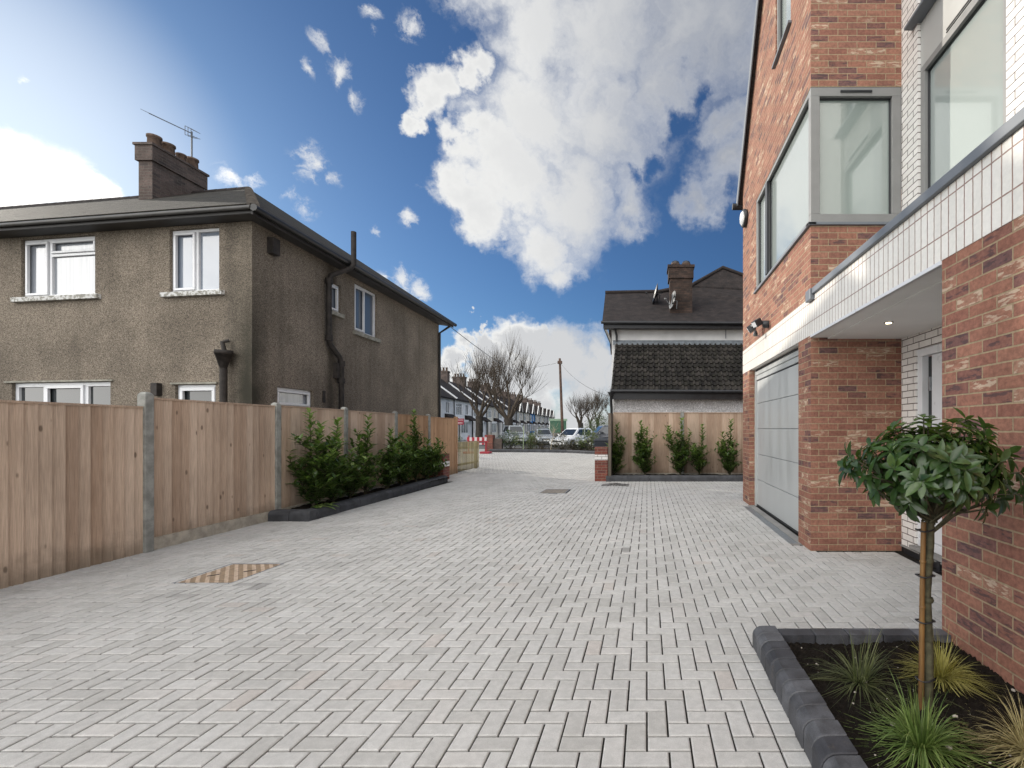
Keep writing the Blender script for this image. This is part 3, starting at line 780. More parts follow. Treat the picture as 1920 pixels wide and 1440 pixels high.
b = MB(); b.fbox(TW,3.92,5.20,-.09,-.035,5.434,5.93); b.build('spandrel_panel', plain('pale_grey_panel',(.40,.40,.385),.45,.04,3), mh)
b = MB(); b.fbox(TW,4.15,4.75,-.034,-.028,5.47,5.485); b.fbox(TW,4.15,4.75,-.034,-.026,5.445,5.452); b.build('trickle_vent', DK, mh)
b = MB(); b.fbox(TW,3.90,5.30,-.08,.10,5.934,5.965); b.build('upper_sill', M['mid_grey'], mh, bevel=.004)
grey_window(TW, 3.92, 5.20, 5.97, 7.6, M['g_street'], name='top_window')
# corner bay window: two glazed sides and a corner post
grey_window(GW, 5.535, 8.30, 3.87, 5.468, M['g_white'], w=.06, splits=[7.56], depth=-.035, name='bay_side_window')
grey_window(GF, WX+.002, TX-.002, 3.87, 5.468, M['g_frost'], w=.105, depth=-.033, name='bay_front_window')
b = MB(); b.fbox(GF,WX+.35,WX+.72,-.003,.012,5.405,5.425); b.build('trickle_vent', DK, mh)
b = MB(); b.fbox(GW,5.50,8.36,-.06,.035,3.835,3.868); b.fbox(GF,WX-.035,TX+.05,-.06,.03,3.836,3.869); b.build('bay_sill', M['mid_grey'], mh, bevel=.004)
b = MB(); b.fbox(GW,7.50,7.62,-.02,.012,3.93,5.40); b.build('casement_frame', DK, mh)
grey_window(GW, 6.30, 7.04, 6.90, 8.6, M['g_white'], w=.055, depth=-.05, name='narrow_window')
b = MB(); b.fbox(GW,6.26,7.08,-.06,.05,6.86,6.895); b.build('narrow_window_sill', M['mid_grey'], mh, bevel=.004)
# roof verge and gutter
sl = (11.79-6.25)/(9.43-5.53)
b = MB()
n = Vector((0, sl, 1)).normalized()
p0, p1 = Vector((WX-.07,9.60,6.25-.17*sl)), Vector((WX-.07,5.40,6.25+4.03*sl))
q = [p0, p1, p1+Vector((8,0,0)), p0+Vector((8,0,0))]
b.hexa([v for v in q] + [v + n*.13 for v in q]); b.build('roof', M['tile'], mh)
b = MB(); b.bar(p0-Vector((.012,0,0))+n*.04, p1-Vector((.012,0,0))+n*.04, .02, .16, up=n); b.build('verge_trim', M['mid_grey'], mh)
b = MB(); b.tube([p0+Vector((-.10,.06,.0)), p0+Vector((8,.06,.0))], .065, 8); b.build('gutter', M['black_plastic'], mh)
# garage door
gd = MB(); gx = WX+.13
hts = [.03,.50,.97,1.44,1.91,2.33]
for a, c in zip(hts, hts[1:]): gd.box(gx,gx+.04,6.06,8.77,a+.004,c-.004)
gdo = gd.build('garage_door', M['garage'], mh, bevel=.006)
k = MB(); k.box(gx+.012,gx+.03,6.06,8.77,.03,2.33); k.build('panel_joint', M['mid_grey'], gdo)
k = MB(); k.box(gx-.03,gx+.03,5.982,6.058,.0,2.54); k.box(gx-.03,gx+.03,8.772,8.848,0,2.54); k.box(gx-.03,gx+.03,6.058,8.772,2.43,2.50); k.box(gx-.015,gx+.03,6.058,8.772,2.345,2.425)
k.build('door_frame', M['garage'], gdo, bevel=.004)
for q_ in ((gx-.025,5.982,8.848,2.502,2.538),(gx-.002,6.058,8.772,2.331,2.344),(gx-.01,6.058,8.772,.004,.03)):
    k = MB(); k.box(q_[0],gx+.028,*q_[1:]); k.build('door_seal', M['black_plastic'], gdo)
k = MB(); k.box(gx+.04,gx+.3,5.9,8.9,0,2.54); k.build('garage_lining', DK, mh)
# front door, threshold and void below it
k = MB(); frame_bars(k, TW, 4.10, 5.24, .14, 2.32, .085, -.10, -.02); fdo = k.build('door_frame', M['white_pvc'], mh, bevel=.005)
k = MB(); k.fbox(TW,4.19,5.02,-.075,-.045,.23,2.23); k.build('front_door', M['white_pvc'], mh, bevel=.006)
k = MB(); k.fbox(TW,5.022,5.15,-.12,-.09,.23,2.23); k.build('door_gap', DK, mh)
k = MB(); k.fbox(TW,5.03,5.06,-.08,-.03,1.85,2.0); k.build('hinge', M['bare_steel'], fdo)
k = MB(); k.fbox(TW,3.1,5.50,-.06,.03,.07,.085); k.fbox(TW,4.08,5.27,-.06,.06,.105,.14); k.build('threshold', M['slab'], mh)
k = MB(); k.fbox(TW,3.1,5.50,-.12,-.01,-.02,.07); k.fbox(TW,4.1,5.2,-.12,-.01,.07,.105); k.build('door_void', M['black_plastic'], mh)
for s_ in (5.05,4.75,4.45):
    k = MB(); k.fbox(TW,s_,s_+.05,-.01,.04,-.004,.1); k.fbox(TW,s_-.02,s_+.07,-.01,.09,-.02,-.004); k.build('threshold_foot', M['black_plastic'], mh)
# fittings on the wall
k = MB(); k.lathe((WX-.002,9.1,5.52),[(.17,-.02),(.17,-.06),(.15,-.085),(.15,0)],20,axis='x'); lo = k.build('wall_light', M['black_plastic'], mh)
k = MB(); k.lathe((WX-.085,9.1,5.52),[(.135,0),(.10,-.03),(.03,-.04)],20,axis='x'); k.build('diffuser', M['white_pvc'], lo)
sy, sz = 7.45, 3.10
k = MB(); k.lathe((WX-.002,sy,sz),[(.06,0),(.06,-.07),(.04,-.09)],12,axis='x')
k.bar((WX-.07,sy,sz+.04),(WX-.20,sy+.45,sz+.06),.03,.03)
so = k.build('security_light', M['black_plastic'], mh)
for dy, tilt in ((.05,-.4),(.45,.35)):
    k = MB(); c = Vector((WX-.17,sy+dy,sz+.03)); dirn = Vector((-.7,tilt*.6,-.45)).normalized()
    k.bar(c-dirn*.06, c+dirn*.06, .13, .11); h_ = k.build('lamp_head', M['black_plastic'], so, bevel=.01)
    k = MB(); k.bar(c+dirn*.061, c+dirn*.066, .10, .08); k.build('lens', M['white_pvc'], h_)
k = MB(); k.lathe((WX-.15,sy+.25,sz-.10),[(.035,-.04),(.04,.0),(.02,.05)],10); k.build('sensor', M['black_plastic'], so)

# ------------------------------------------------------------------ white rendered house behind the right fence
wh = thing('white_rendered_house', (2, 17, 0), 'white rendered house with dark tiled lean-to roof, brick chimney and satellite dish', 'house')
M['wdash'] = pebbledash('white_painted_dash', (.52,.52,.53), (.68,.68,.69), None, 45, .75)
M['render'] = plain('white_render', (.66,.66,.65), .85, .1, 1.2, .2, 0, .006, 25)
Y1_, Y2_, YR = 16.0, 18.0, 21.0
XL = at(1150,0,Y1_).x; XE = 7.5
FL = Frame((0,Y1_,0),(1,0,0),(0,-1,0)); FU = Frame((0,Y2_,0),(1,0,0),(0,-1,0)); xl2 = at(1147,0,Y2_).x
b = MB(); wall(b, FL, XL, XE, 0, 2.75); b.face([(XL,Y1_,0),(XL,Y2_,0),(XL,Y2_,4.7),(XL,Y1_,2.7)]); b.build('ground_floor_wall', M['wdash'], wh, recalc=False)
b = MB(); wall(b, FU, xl2, XE, 0, 5.48); b.face([(xl2,Y2_,0),(xl2,Y2_+5.6,0),(xl2,Y2_+5.6,5.4),(xl2,YR,7.4),(xl2,Y2_,5.4)]); b.build('upper_wall', M['render'], wh, recalc=False)
b = MB(); b.fbox(FU,at(1360,0,Y2_).x,at(1360,0,Y2_).x+.03,0,.02,4.9,5.4); b.build('render_joint', M['lead'], wh)
# lean-to of interlocking tiles, each course a wavy step
def wavy_roof(mb, x0, x1, ya, za, yb_, zb, rows, cols):
    d = Vector((0,yb_-ya,zb-za)); L = d.length; d.normalize(); n = Vector((0,-d.z,d.y))
    m = cols*6; rr = random.Random(4)
    for r in range(rows):
        f0, f1 = r/rows, (r+1)/rows
        lo, hi = [], []; dx = rr.uniform(-.012,.012)
        for i in range(m+1):
            x = x0+(x1-x0)*i/m
            w_ = .055*max(0, math.sin(2*math.pi*i/6))**.8 if math.sin(2*math.pi*i/6) > 0 else -.008
            j = rr.uniform(-.003,.003)
            base = Vector((x+dx,ya,za))
            lo.append(base + d*(L*f0-.02+j) + n*(w_+.045)); hi.append(base + d*(L*f1) + n*(w_+.004))
        und = [p - n*.03 for p in lo]
        vs = lo+hi+und; k = m+1
        for i in range(m):
            t = rr.random() if i % 6 == 0 else t
            mb.mesh([lo[i],lo[i+1],hi[i+1],hi[i]], [(0,1,2,3)], (t,rr.random(),0)); mb.mesh([und[i],und[i+1],lo[i+1],lo[i]], [(0,1,2,3)], (t,0,0))
def lt_mat():
    m, t = new_mat('mossy_interlocking_tile'); tn = tintn(t); n = t.noise(t.pos, 7, 6, .7); n2 = t.noise(t.pos, 40, 4)
    c = t.ramp(tn[0], [(0,(.016,.0145,.014)),(.6,(.03,.027,.025)),(1,(.05,.044,.04))])
    c = t.mix(t.mrange(n, .45, .7, 0, .5), c, (.04,.041,.026)); c = t.mix(t.mrange(n2, .70, .76, 0, .6), c, (.32,.31,.27))
    finish(t, c, .92, n2, .006, .5, .2); return m
M['leantile'] = lt_mat()
b = MB(); wavy_roof(b, at(1146,0,Y1_-.25).x, XE, Y1_-.28, 2.72, Y2_-.02, 4.70, 11, 44); lr = b.build('lean_to_roof', M['leantile'], wh, recalc=False)
b = MB(); x_ = at(1146,0,Y1_-.25).x; b.box(x_+.02,XE,Y1_-.30,Y1_-.27,2.42,2.70); b.face([(x_,Y1_-.27,2.45),(XE,Y1_-.27,2.45),(XE,Y1_,2.45),(x_,Y1_,2.45)])
b.box(x_,x_+.05,Y1_-.3,Y1_-.0,2.45,2.75); b.bar((x_+.02,Y1_-.28,2.68),(x_+.02,Y2_-.02,4.66),.05,.12); b.build('fascia', M['black_paint'], wh)
b = MB(); b.tube([(x_-.02,Y1_-.36,2.70),(XE,Y1_-.36,2.66)], .06, 8); b.build('gutter', M['black_plastic'], wh)
b = MB(); b.hexa([(xl2+.05,Y2_-.12,4.64),(XE,Y2_-.12,4.64),(XE,Y2_+.0,4.74),(xl2+.05,Y2_+.0,4.74),(xl2+.05,Y2_-.12,4.70),(XE,Y2_-.12,4.70),(XE,Y2_+.02,4.86),(xl2+.05,Y2_+.02,4.86)]); b.build('flashing', M['lead'], wh)
# main roof: ridge on the left, rising to a higher cross roof on the right
xe = at(1129,0,17.6).x; ye, ze_ = 17.6, 5.44
def mr(px, py, Y): return at(px,py,Y)
EL = Vector((xe,ye,ze_)); RLp = Vector((at(1135,0,YR).x,YR,at(0,550,YR).z)); R1 = at(1236,548,YR); R2 = at(1297,536,YR); PK = at(1355,503,YR+.6); RE = at(1470,545,YR); EE = Vector((XE+.5,ye,ze_)); RX = Vector((XE+.5,YR,RE.z-1.2))
b = MB(); b.face([EL, EE, RX, RE, PK, R2, R1, RLp]); 
b.face([RLp, R1, R1+Vector((0,3.2,-2.2)), RLp+Vector((0,3.2,-2.2))]); b.face([PK, RE, RE+Vector((0,4,-3)), PK+Vector((0,4,-3))]); b.face([R1,R2,PK,PK+Vector((0,4,-3)),R1+Vector((0,3.2,-2.2))])
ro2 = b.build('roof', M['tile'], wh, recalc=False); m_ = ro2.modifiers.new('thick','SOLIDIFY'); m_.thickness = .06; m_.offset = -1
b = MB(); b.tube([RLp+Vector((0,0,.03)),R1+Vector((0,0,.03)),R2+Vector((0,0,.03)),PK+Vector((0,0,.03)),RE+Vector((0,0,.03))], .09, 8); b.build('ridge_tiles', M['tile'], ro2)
b = MB(); b.box(xe+.05,XE,ye+.02,ye+.05,5.22,5.43); b.face([(xe+.05,ye+.05,5.24),(XE,ye+.05,5.24),(XE,Y2_,5.24),(xe+.05,Y2_,5.24)]); b.box(xe+.04,xe+.08,ye+.04,YR,5.22,5.42) ; b.build('fascia', M['black_paint'], wh)
b = MB(); b.tube([(xe-.03,ye-.05,5.42),(XE,ye-.05,5.36)], .06, 8); b.build('gutter', M['black_plastic'], wh)
# chimney with two pots
yc = 18.55; c0, c1 = at(1256,0,yc).x, at(1298,0,yc).x; zt = at(0,497,yc).z
b = MB(); b.box(c0,c1,yc,yc+.75,5.3,zt-.52); b.box(c0-.05,c1+.05,yc-.05,yc+.8,zt-.52,zt-.10); b.box(c0-.09,c1+.09,yc-.09,yc+.84,zt-.10,zt); co2 = b.build('chimney', M['shaded_brick'], wh)
b = MB(); b.box(c0-.06,c1+.06,yc-.06,yc+.85,5.55,5.86); b.build('lead_skirt', M['lead'], co2)
for fx_ in (.27,.76):
    k = MB(); c = Vector((c0+(c1-c0)*fx_, yc+.35, zt)); k.lathe(c,[(.17,-.02),(.16,.10),(.18,.12),(.18,.17)],14)
    k.build('chimney_pot', M['clay'], co2)
    k = MB(); k.lathe(c,[(.17,.17),(.15,.24),(.08,.28),(.02,.29)],14); k.build('cowl', M['black_plastic'], co2)
def dish(c, r, n, col, parent):
    k = MB(); n = Vector(n).normalized(); u = n.cross(Vector((0,0,1))).normalized(); v = u.cross(n)
    rings = [(0,0),(.5,.06),(.8,.15),(1,.24)]; vs = [c + n*0]
    for f, h in rings[1:]:
        for i in range(18): a = 2*math.pi*i/18; vs.append(c + (u*math.cos(a)+v*math.sin(a)*1.08)*r*f + n*h*r)
    fs = [(0,1+i,1+(i+1)%18) for i in range(18)] + [(1+18*q+i,1+18*q+(i+1)%18,1+18*(q+1)+(i+1)%18,1+18*(q+1)+i) for q in (0,1) for i in range(18)]
    k.mesh(vs, fs, .5, True); k.tube([c-n*.02,c-n*.12,c-n*.16-v*.30], .02, 6); k.tube([c-v*r*.9+n*.2*r, c+n*r*1.05-v*.15*r], .012, 5); k.tube([c+n*r*1.0-v*.15*r, c+n*r*1.2-v*.13*r], .035, 6)
    return k.build('satellite_dish', col, parent, recalc=False)
dish(at(1264,563,18.35), .33, (-.95,-.30,.2), plain('grey_dish',(.16,.165,.17),.5), wh); dish(at(1232,552,19.6), .42, (-1,-.12,.25), M['black_plastic'], wh)
b = MB(); q = at(1232,568,19.9); b.tube([q-Vector((0,0,.25)), at(1232,548,19.6)], .025, 6); b.tube([at(1222,554,19.5),at(1243,549,19.7)], .012, 5); b.build('dish_mast', M['black_paint'], wh)
b = MB(); p = at(1152,612,17.75); b.tube([p, Vector((at(1156,0,17.9).x,17.9,5.0)), Vector((at(1156,0,17.9).x,17.9,4.78))], .045, 8); b.build('downpipe', M['black_plastic'], wh)
b = MB(); xd = at(1146,0,15.75).x; b.tube([(xd,15.62,2.66),(xd,15.75,2.3),(xd,15.9,2.1),(xd,15.92,0)], .05, 8); b.lathe((xd,15.62,2.60),[(.05,-.06),(.10,.03),(.12,.06)],8); b.build('downpipe', M['black_plastic'], wh)
b = MB(); c = at(1172,747,15.95); b.lathe(c+Vector((0,.05,0)),[(.06,0),(.06,-.05),(.075,-.055),(.06,-.10),(.02,-.12)],12,axis='y'); b.build('bulkhead_light', M['stone_sill'], wh)
# ------------------------------------------------------------------ street beyond
def poly_sheet(name, pts, z, mat):
    b = MB(); b.face([(x,y,z) for x,y in pts]); o = b.build(name, mat, recalc=False); return tag(o, kind='structure')
poly_sheet('road', [(-19.2,34.5),(4,34.5),(4,320),(-37,320)], -.022, M['asphalt'])
poly_sheet('pavement', [(-23.3,34),(-19.2,34.5),(-37,320),(-42.5,320)], -.014, M['slab'])
poly_sheet('side_yard', [(-25,17.3),(-10.2,28.7),(-10.2,34),(-25,34)], -.016, M['slab'])
KP = [(-9.9,29.5,0),(-6.97,28.8,0),(-4.9,28.2,0),(-2.97,26.7,0),(-1.9,25.6,0)]
fb = thing('flower_bed', (-6.5, 29.5, 0), 'curved dark kerb and scrubby bed closing the far end of the paved drive', 'flower bed')
b = MB()
for p, q in zip(KP, KP[1:]): kerb_run(b, p, q, w=.2, h=.17, step=.6, side=-1, rnd=rk)
b.build('kerb_edging', M['kerb'], fb)
b = MB(); vs = [Vector(p)+Vector((.0,.12,.10)) for p in KP] + [Vector((-1.6,34,.06)), Vector((-10,34,.06))]; b.face(vs); b.build('soil', M['soil'], fb)

# far terrace
TD = Vector((-.068,.998,0)).normalized(); TN = Vector((TD.y,-TD.x,0)); T0 = Vector((-23.5,51.0,0)); HWID = 7.4
cream = plain('cream_render', (.60,.57,.50), .85, .08, 1.5); M['t_white'] = plain('white_terrace_render', (.78,.79,.80), .85, .08, 1.5)
M['t_blue'] = plain('blue_painted_render', (.06,.22,.48), .8, .08, 1.5); M['t_grey'] = plain('grey_render', (.33,.32,.31), .85, .1, 1.5)
def terrace(kind):
    F = Frame(T0, TD, TN)
    h = thing('terraced_house', tuple(T0), 'white', 'house', 'terraced houses along the far street')
    b = MB(); hs = [(.8,3.2,3.2,4.7),(4.6,5.9,3.3,4.7)]
    wall(b, F, 0, HWID, 0, 5.2, hs, .1)
    Bk = Frame(T0 - TN*8, TD, -TN); wall(b, Bk, 0, HWID, 0, 5.2)
    for s_ in (0, HWID): b.face([F(s_,0,0),F(s_,-8,0),F(s_,-8,5.2),F(s_,-4,8.2),F(s_,0,5.2)])
    b.build('wall', M['t_white'], h, recalc=False)
    window(F,.8,3.2,3.2,4.7,h,M['white_pvc'],M['g_street'],[('v',1.6,3.2,4.7),('v',2.4,3.2,4.7),('h',4.3,.8,3.2)],w=.09)
    window(F,4.6,5.9,3.3,4.7,h,M['white_pvc'],M['g_street'],[('v',5.25,3.3,4.7)],w=.09)
    # ground floor bay, door and canopy
    b = MB(); b.fbox(F,.6,3.4,0,.7,0,.85); by = b.build('bay', M['t_white'], h)
    b = MB(); b.fbox(F,.55,3.45,0,.75,2.35,2.6); b.build('bay_roof', M['t_white'], by)
    FBy = Frame(F(0,.7,0), TD, TN); window(FBy,.62,3.38,.86,2.34,by,M['white_pvc'],M['g_street'],[('v',1.5,.86,2.34),('v',2.5,.86,2.34)],w=.09,depth=-.03)
    b = MB()
    b.fbox(F,.62,.7,.0,.64,.86,2.34); b.fbox(F,3.3,3.38,.0,.64,.86,2.34); b.build('bay_side', M['white_pvc'], by)
    b = MB(); b.hexa([F(4.2,-.0,2.5),F(6.8,-.0,2.5),F(6.8,1.1,2.5),F(4.2,1.1,2.5),F(4.2,-.0,3.25),F(6.8,-.0,3.25),F(6.8,1.0,2.58),F(4.2,1.0,2.58)]); b.build('canopy', M['tile'], h)
    b = MB(); b.fbox(F,4.7,5.7,.0,.05,.1,2.2); d_ = b.build('front_door', M['white_pvc'], h)
    b = MB(); b.fbox(F,4.95,5.45,.05,.06,1.1,2.0); b.build('door_glass', M['g_dark'], d_)
    for s_ in (4.5,6.4):
        b = MB(); b.fbox(F,s_,s_+.1,.9,1.0,0,2.5); b.build('porch_post', M['black_paint'], h)
    b = MB(); e = .35
    b.face([F(0,e,5.15),F(HWID,e,5.15),F(HWID,-4,8.35),F(0,-4,8.35)]); b.face([F(0,-8.3,5.1),F(0,-4,8.35),F(HWID,-4,8.35),F(HWID,-8.3,5.1)])
    b.face([F(0,e,5.15),F(0,e,5.0),F(HWID,e,5.0),F(HWID,e,5.15)])
    r = b.build('roof', M['tile'], h, recalc=False)
    b = MB(); b.bar(F(.1,e+.02,5.22), F(.1,-4,8.46), .22, .16); b.build('party_wall_coping', M['t_white'] if kind != 2 else M['tile'], r)
    if kind == 2:
        b = MB(); b.face([F(.5,e+.1,5.1),F(3.5,e+.1,5.1),F(2.0,e+.1,7.1)]); b.face([F(.3,e+.2,5.0),F(2.0,e+.2,7.3),F(2.0,-2.2,7.3),F(.3,-.2,5.0)]); b.face([F(3.7,e+.2,5.0),F(3.7,-.2,5.0),F(2.0,-2.2,7.3),F(2.0,e+.2,7.3)])
        gb = b.build('front_gable', M['tile'], h, recalc=False)
        b = MB(); b.bar(F(.3,e+.22,5.0),F(2.0,e+.22,7.3),.08,.2,up=TN); b.bar(F(3.7,e+.22,5.0),F(2.0,e+.22,7.3),.08,.2,up=TN); b.build('bargeboard', M['white_paint'], gb)
    b = MB(); b.fbox(F,-.45,.45,-5.0,-3.2,7.2,9.3); b.fbox(F,-.52,.52,-5.07,-3.13,9.3,9.5); c_ = b.build('chimney', M['old_brick'], r)
    for i in range(4):
        k = MB(); p = F(0,-4.75+.43*i,9.5); k.lathe(p,[(.15,0),(.13,.4),(.16,.42),(.15,.5)],8); k.build('chimney_pot', M['clay'], c_)
    b = MB(); b.tube([F(HWID-.15,.08,0),F(HWID-.15,.08,5.05)], .06, 6); b.build('downpipe', M['black_paint'], h)
    return h
protoA, protoB = terrace(1), terrace(2)
ordn = ['first','second','third','fourth','fifth','sixth','seventh','eighth','ninth','tenth','eleventh','twelfth','thirteenth','fourteenth']
for i in range(14):
    src = protoA if i < 6 else protoB
    o = src if i in (0, 6) else copy_tree(src)
    o.location = T0 + TD*HWID*i
    col, m_ = 'white', None
    if i == 8: col, m_ = 'bright blue painted', M['t_blue']
    elif i in (3, 6, 10, 12): col, m_ = 'cream', cream
    elif i in (5, 11): col, m_ = 'grey', M['t_grey']
    if m_:
        for ch_ in [x for x in SC.objects if x.parent == o and x.name.startswith(('wall','bay'))]:
            ch_.material_slots[0].link = 'OBJECT'; ch_.material_slots[0].material = m_
    o['label'] = ('bright blue painted terraced house in the far street row' if i == 8 else f'{col} terraced house, {ordn[i]} of the far street row counted from the pebbledash house')

# bare street trees, cut back to knuckles that carry straight shoots
def branch(mb, p, d, L, r, depth, rnd, up=.2, n=5, shoots=7, sh=1.0):
    pts, rad = [Vector(p)], [r]; d = Vector(d).normalized(); seg = 4
    for i in range(seg):
        d = (d + Vector((rnd.uniform(-.24,.24), rnd.uniform(-.24,.24), rnd.uniform(-.10,.18)+up*.3))).normalized()
        pts.append(pts[-1] + d*(L/seg)); rad.append(r*(1-.42*(i+1)/seg))
    mb.tube(pts, rad, n if r > .05 else 4, caps=False)
    end = pts[-1]
    if depth > 0:
        for k in range(rnd.choice((2,3))):
            s_ = Vector((rnd.uniform(-1,1), rnd.uniform(-1,1), rnd.uniform(.0,.9)))
            branch(mb, pts[rnd.choice((2,3,4,4))], d + s_*1.05, L*rnd.uniform(.6,.85), rad[-1]*.78, depth-1, rnd, up, n, shoots, sh)
    else:
        for k in range(shoots):
            s_ = Vector((rnd.uniform(-.6,.6), rnd.uniform(-.6,.6), rnd.uniform(.25,1.0)))
            q = pts[rnd.choice((2,3,4,4,4))]; e = (d*.5 + s_).normalized(); L2 = rnd.uniform(.6,1.75)*1.35*sh
            m1 = q + e*L2*.5 + Vector((rnd.uniform(-.1,.1),rnd.uniform(-.1,.1),0)); m2 = q + e*L2 + Vector((0,0,.12*L2))
            mb.tube([q,m1,m2],[.016,.012,.006],3,caps=False)
            if rnd.random() < .6:
                e2 = (e + Vector((rnd.uniform(-.6,.6),rnd.uniform(-.6,.6),.2))).normalized(); mb.tube([m1, m1+e2*L2*.45],[.009,.005],3,caps=False)
def bare_tree(base, h, rtrunk, nlimb, seed, label, depth=2, shoots=7, L=None, name='bare_tree', tm=None, sh=1.0):
    rnd = random.Random(seed); t = thing(name, base, label, 'tree', 'bare street trees')
    b = MB(); top = Vector(base)+Vector((rnd.uniform(-.1,.1),0,h))
    b.tube([Vector(base)-Vector((0,0,.2)), Vector(base)+Vector((0,0,.35)), Vector(base)+Vector((.03,0,h*.5)), top], [rtrunk*1.35,rtrunk*1.05,rtrunk*.95,rtrunk*1.05], 10); b.build('trunk', M['bark'], t)
    b = MB(); L = L or h*.9
    for k in range(nlimb):
        a = 2*math.pi*k/nlimb + rnd.uniform(-.3,.3); tilt = rnd.uniform(.5,1.0)
        branch(b, top - Vector((0,0,rnd.uniform(0,.5))), (math.cos(a)*tilt, math.sin(a)*tilt, 1.0 if k else 1.6), L*rnd.uniform(.8,1.1), rtrunk*.45, depth, rnd, shoots=shoots, sh=sh)
    b.build('crown', tm or M['twig'], t); return t
bare_tree((-14.4,49,0), 2.5, .42, 6, 21, 'thick bare pollarded tree with wide crown, larger of the two behind the drive', 2, 14, 2.9, sh=1.3)
bare_tree((-18.6,52,0), 2.9, .40, 5, 5, 'bare pollarded tree with narrower crown just left of the thickest one', 2, 12, 2.5, sh=1.25)
bare_tree((-11.0,78,0), 2.4, .42, 5, 8, 'distant bare pollarded street tree right of the utility pole', 2, 8, 1.7)
bare_tree((-10.0,95,0), 3.0, .30, 6, 9, 'pale distant bare tree behind the dark hedge', 2, 10, 2.3)
bare_tree((-13.5,112,0), 3.0, .30, 6, 10, 'pale bare tree farthest along the street', 2, 9, 2.4)
bare_tree((-5.5,88,0), 3.0, .30, 6, 12, 'bare tree rising above the dark hedge beside the white house', 2, 10, 2.3)

up = thing('utility_pole', tuple(at(1055.5,804,45)-Vector((0,0,1.44))), 'tall brown wooden utility pole standing behind the parked white car', 'utility pole')
p0, p1 = world_of(up), at(1049.5,672,45)
b = MB(); b.tube([p0, p0.lerp(p1,.5), p1], [.15,.13,.105], 10); b.build('pole', M['wood_pole'], up)
b = MB(); q = p0.lerp(p1,.955); b.box(q.x-.2,q.x+.2,q.y-.15,q.y+.15,q.z-.15,q.z+.12); b.build('junction_box', M['wood_pole'], up)
def wire(a, c, sag, label):
    b = MB(); a, c = Vector(a), Vector(c); b.tube([a.lerp(c,i/14)-Vector((0,0,sag*4*(i/14)*(1-i/14))) for i in range(15)], .014, 4, caps=False)
    tag(b.build('overhead_wire', M['black_plastic'], origin=a), label, 'wire')
wire(q, at(905,692,62), .4, 'thin overhead wire running from the utility pole to the left past the trees')
wire(q, at(1150,745,24), .5, 'thin overhead wire sloping from the utility pole down to the white house')
wire(F2(8.4,.4,5.1), at(1005,700,70), .8, 'thin overhead wire leaving the far eave corner of the pebbledash house')

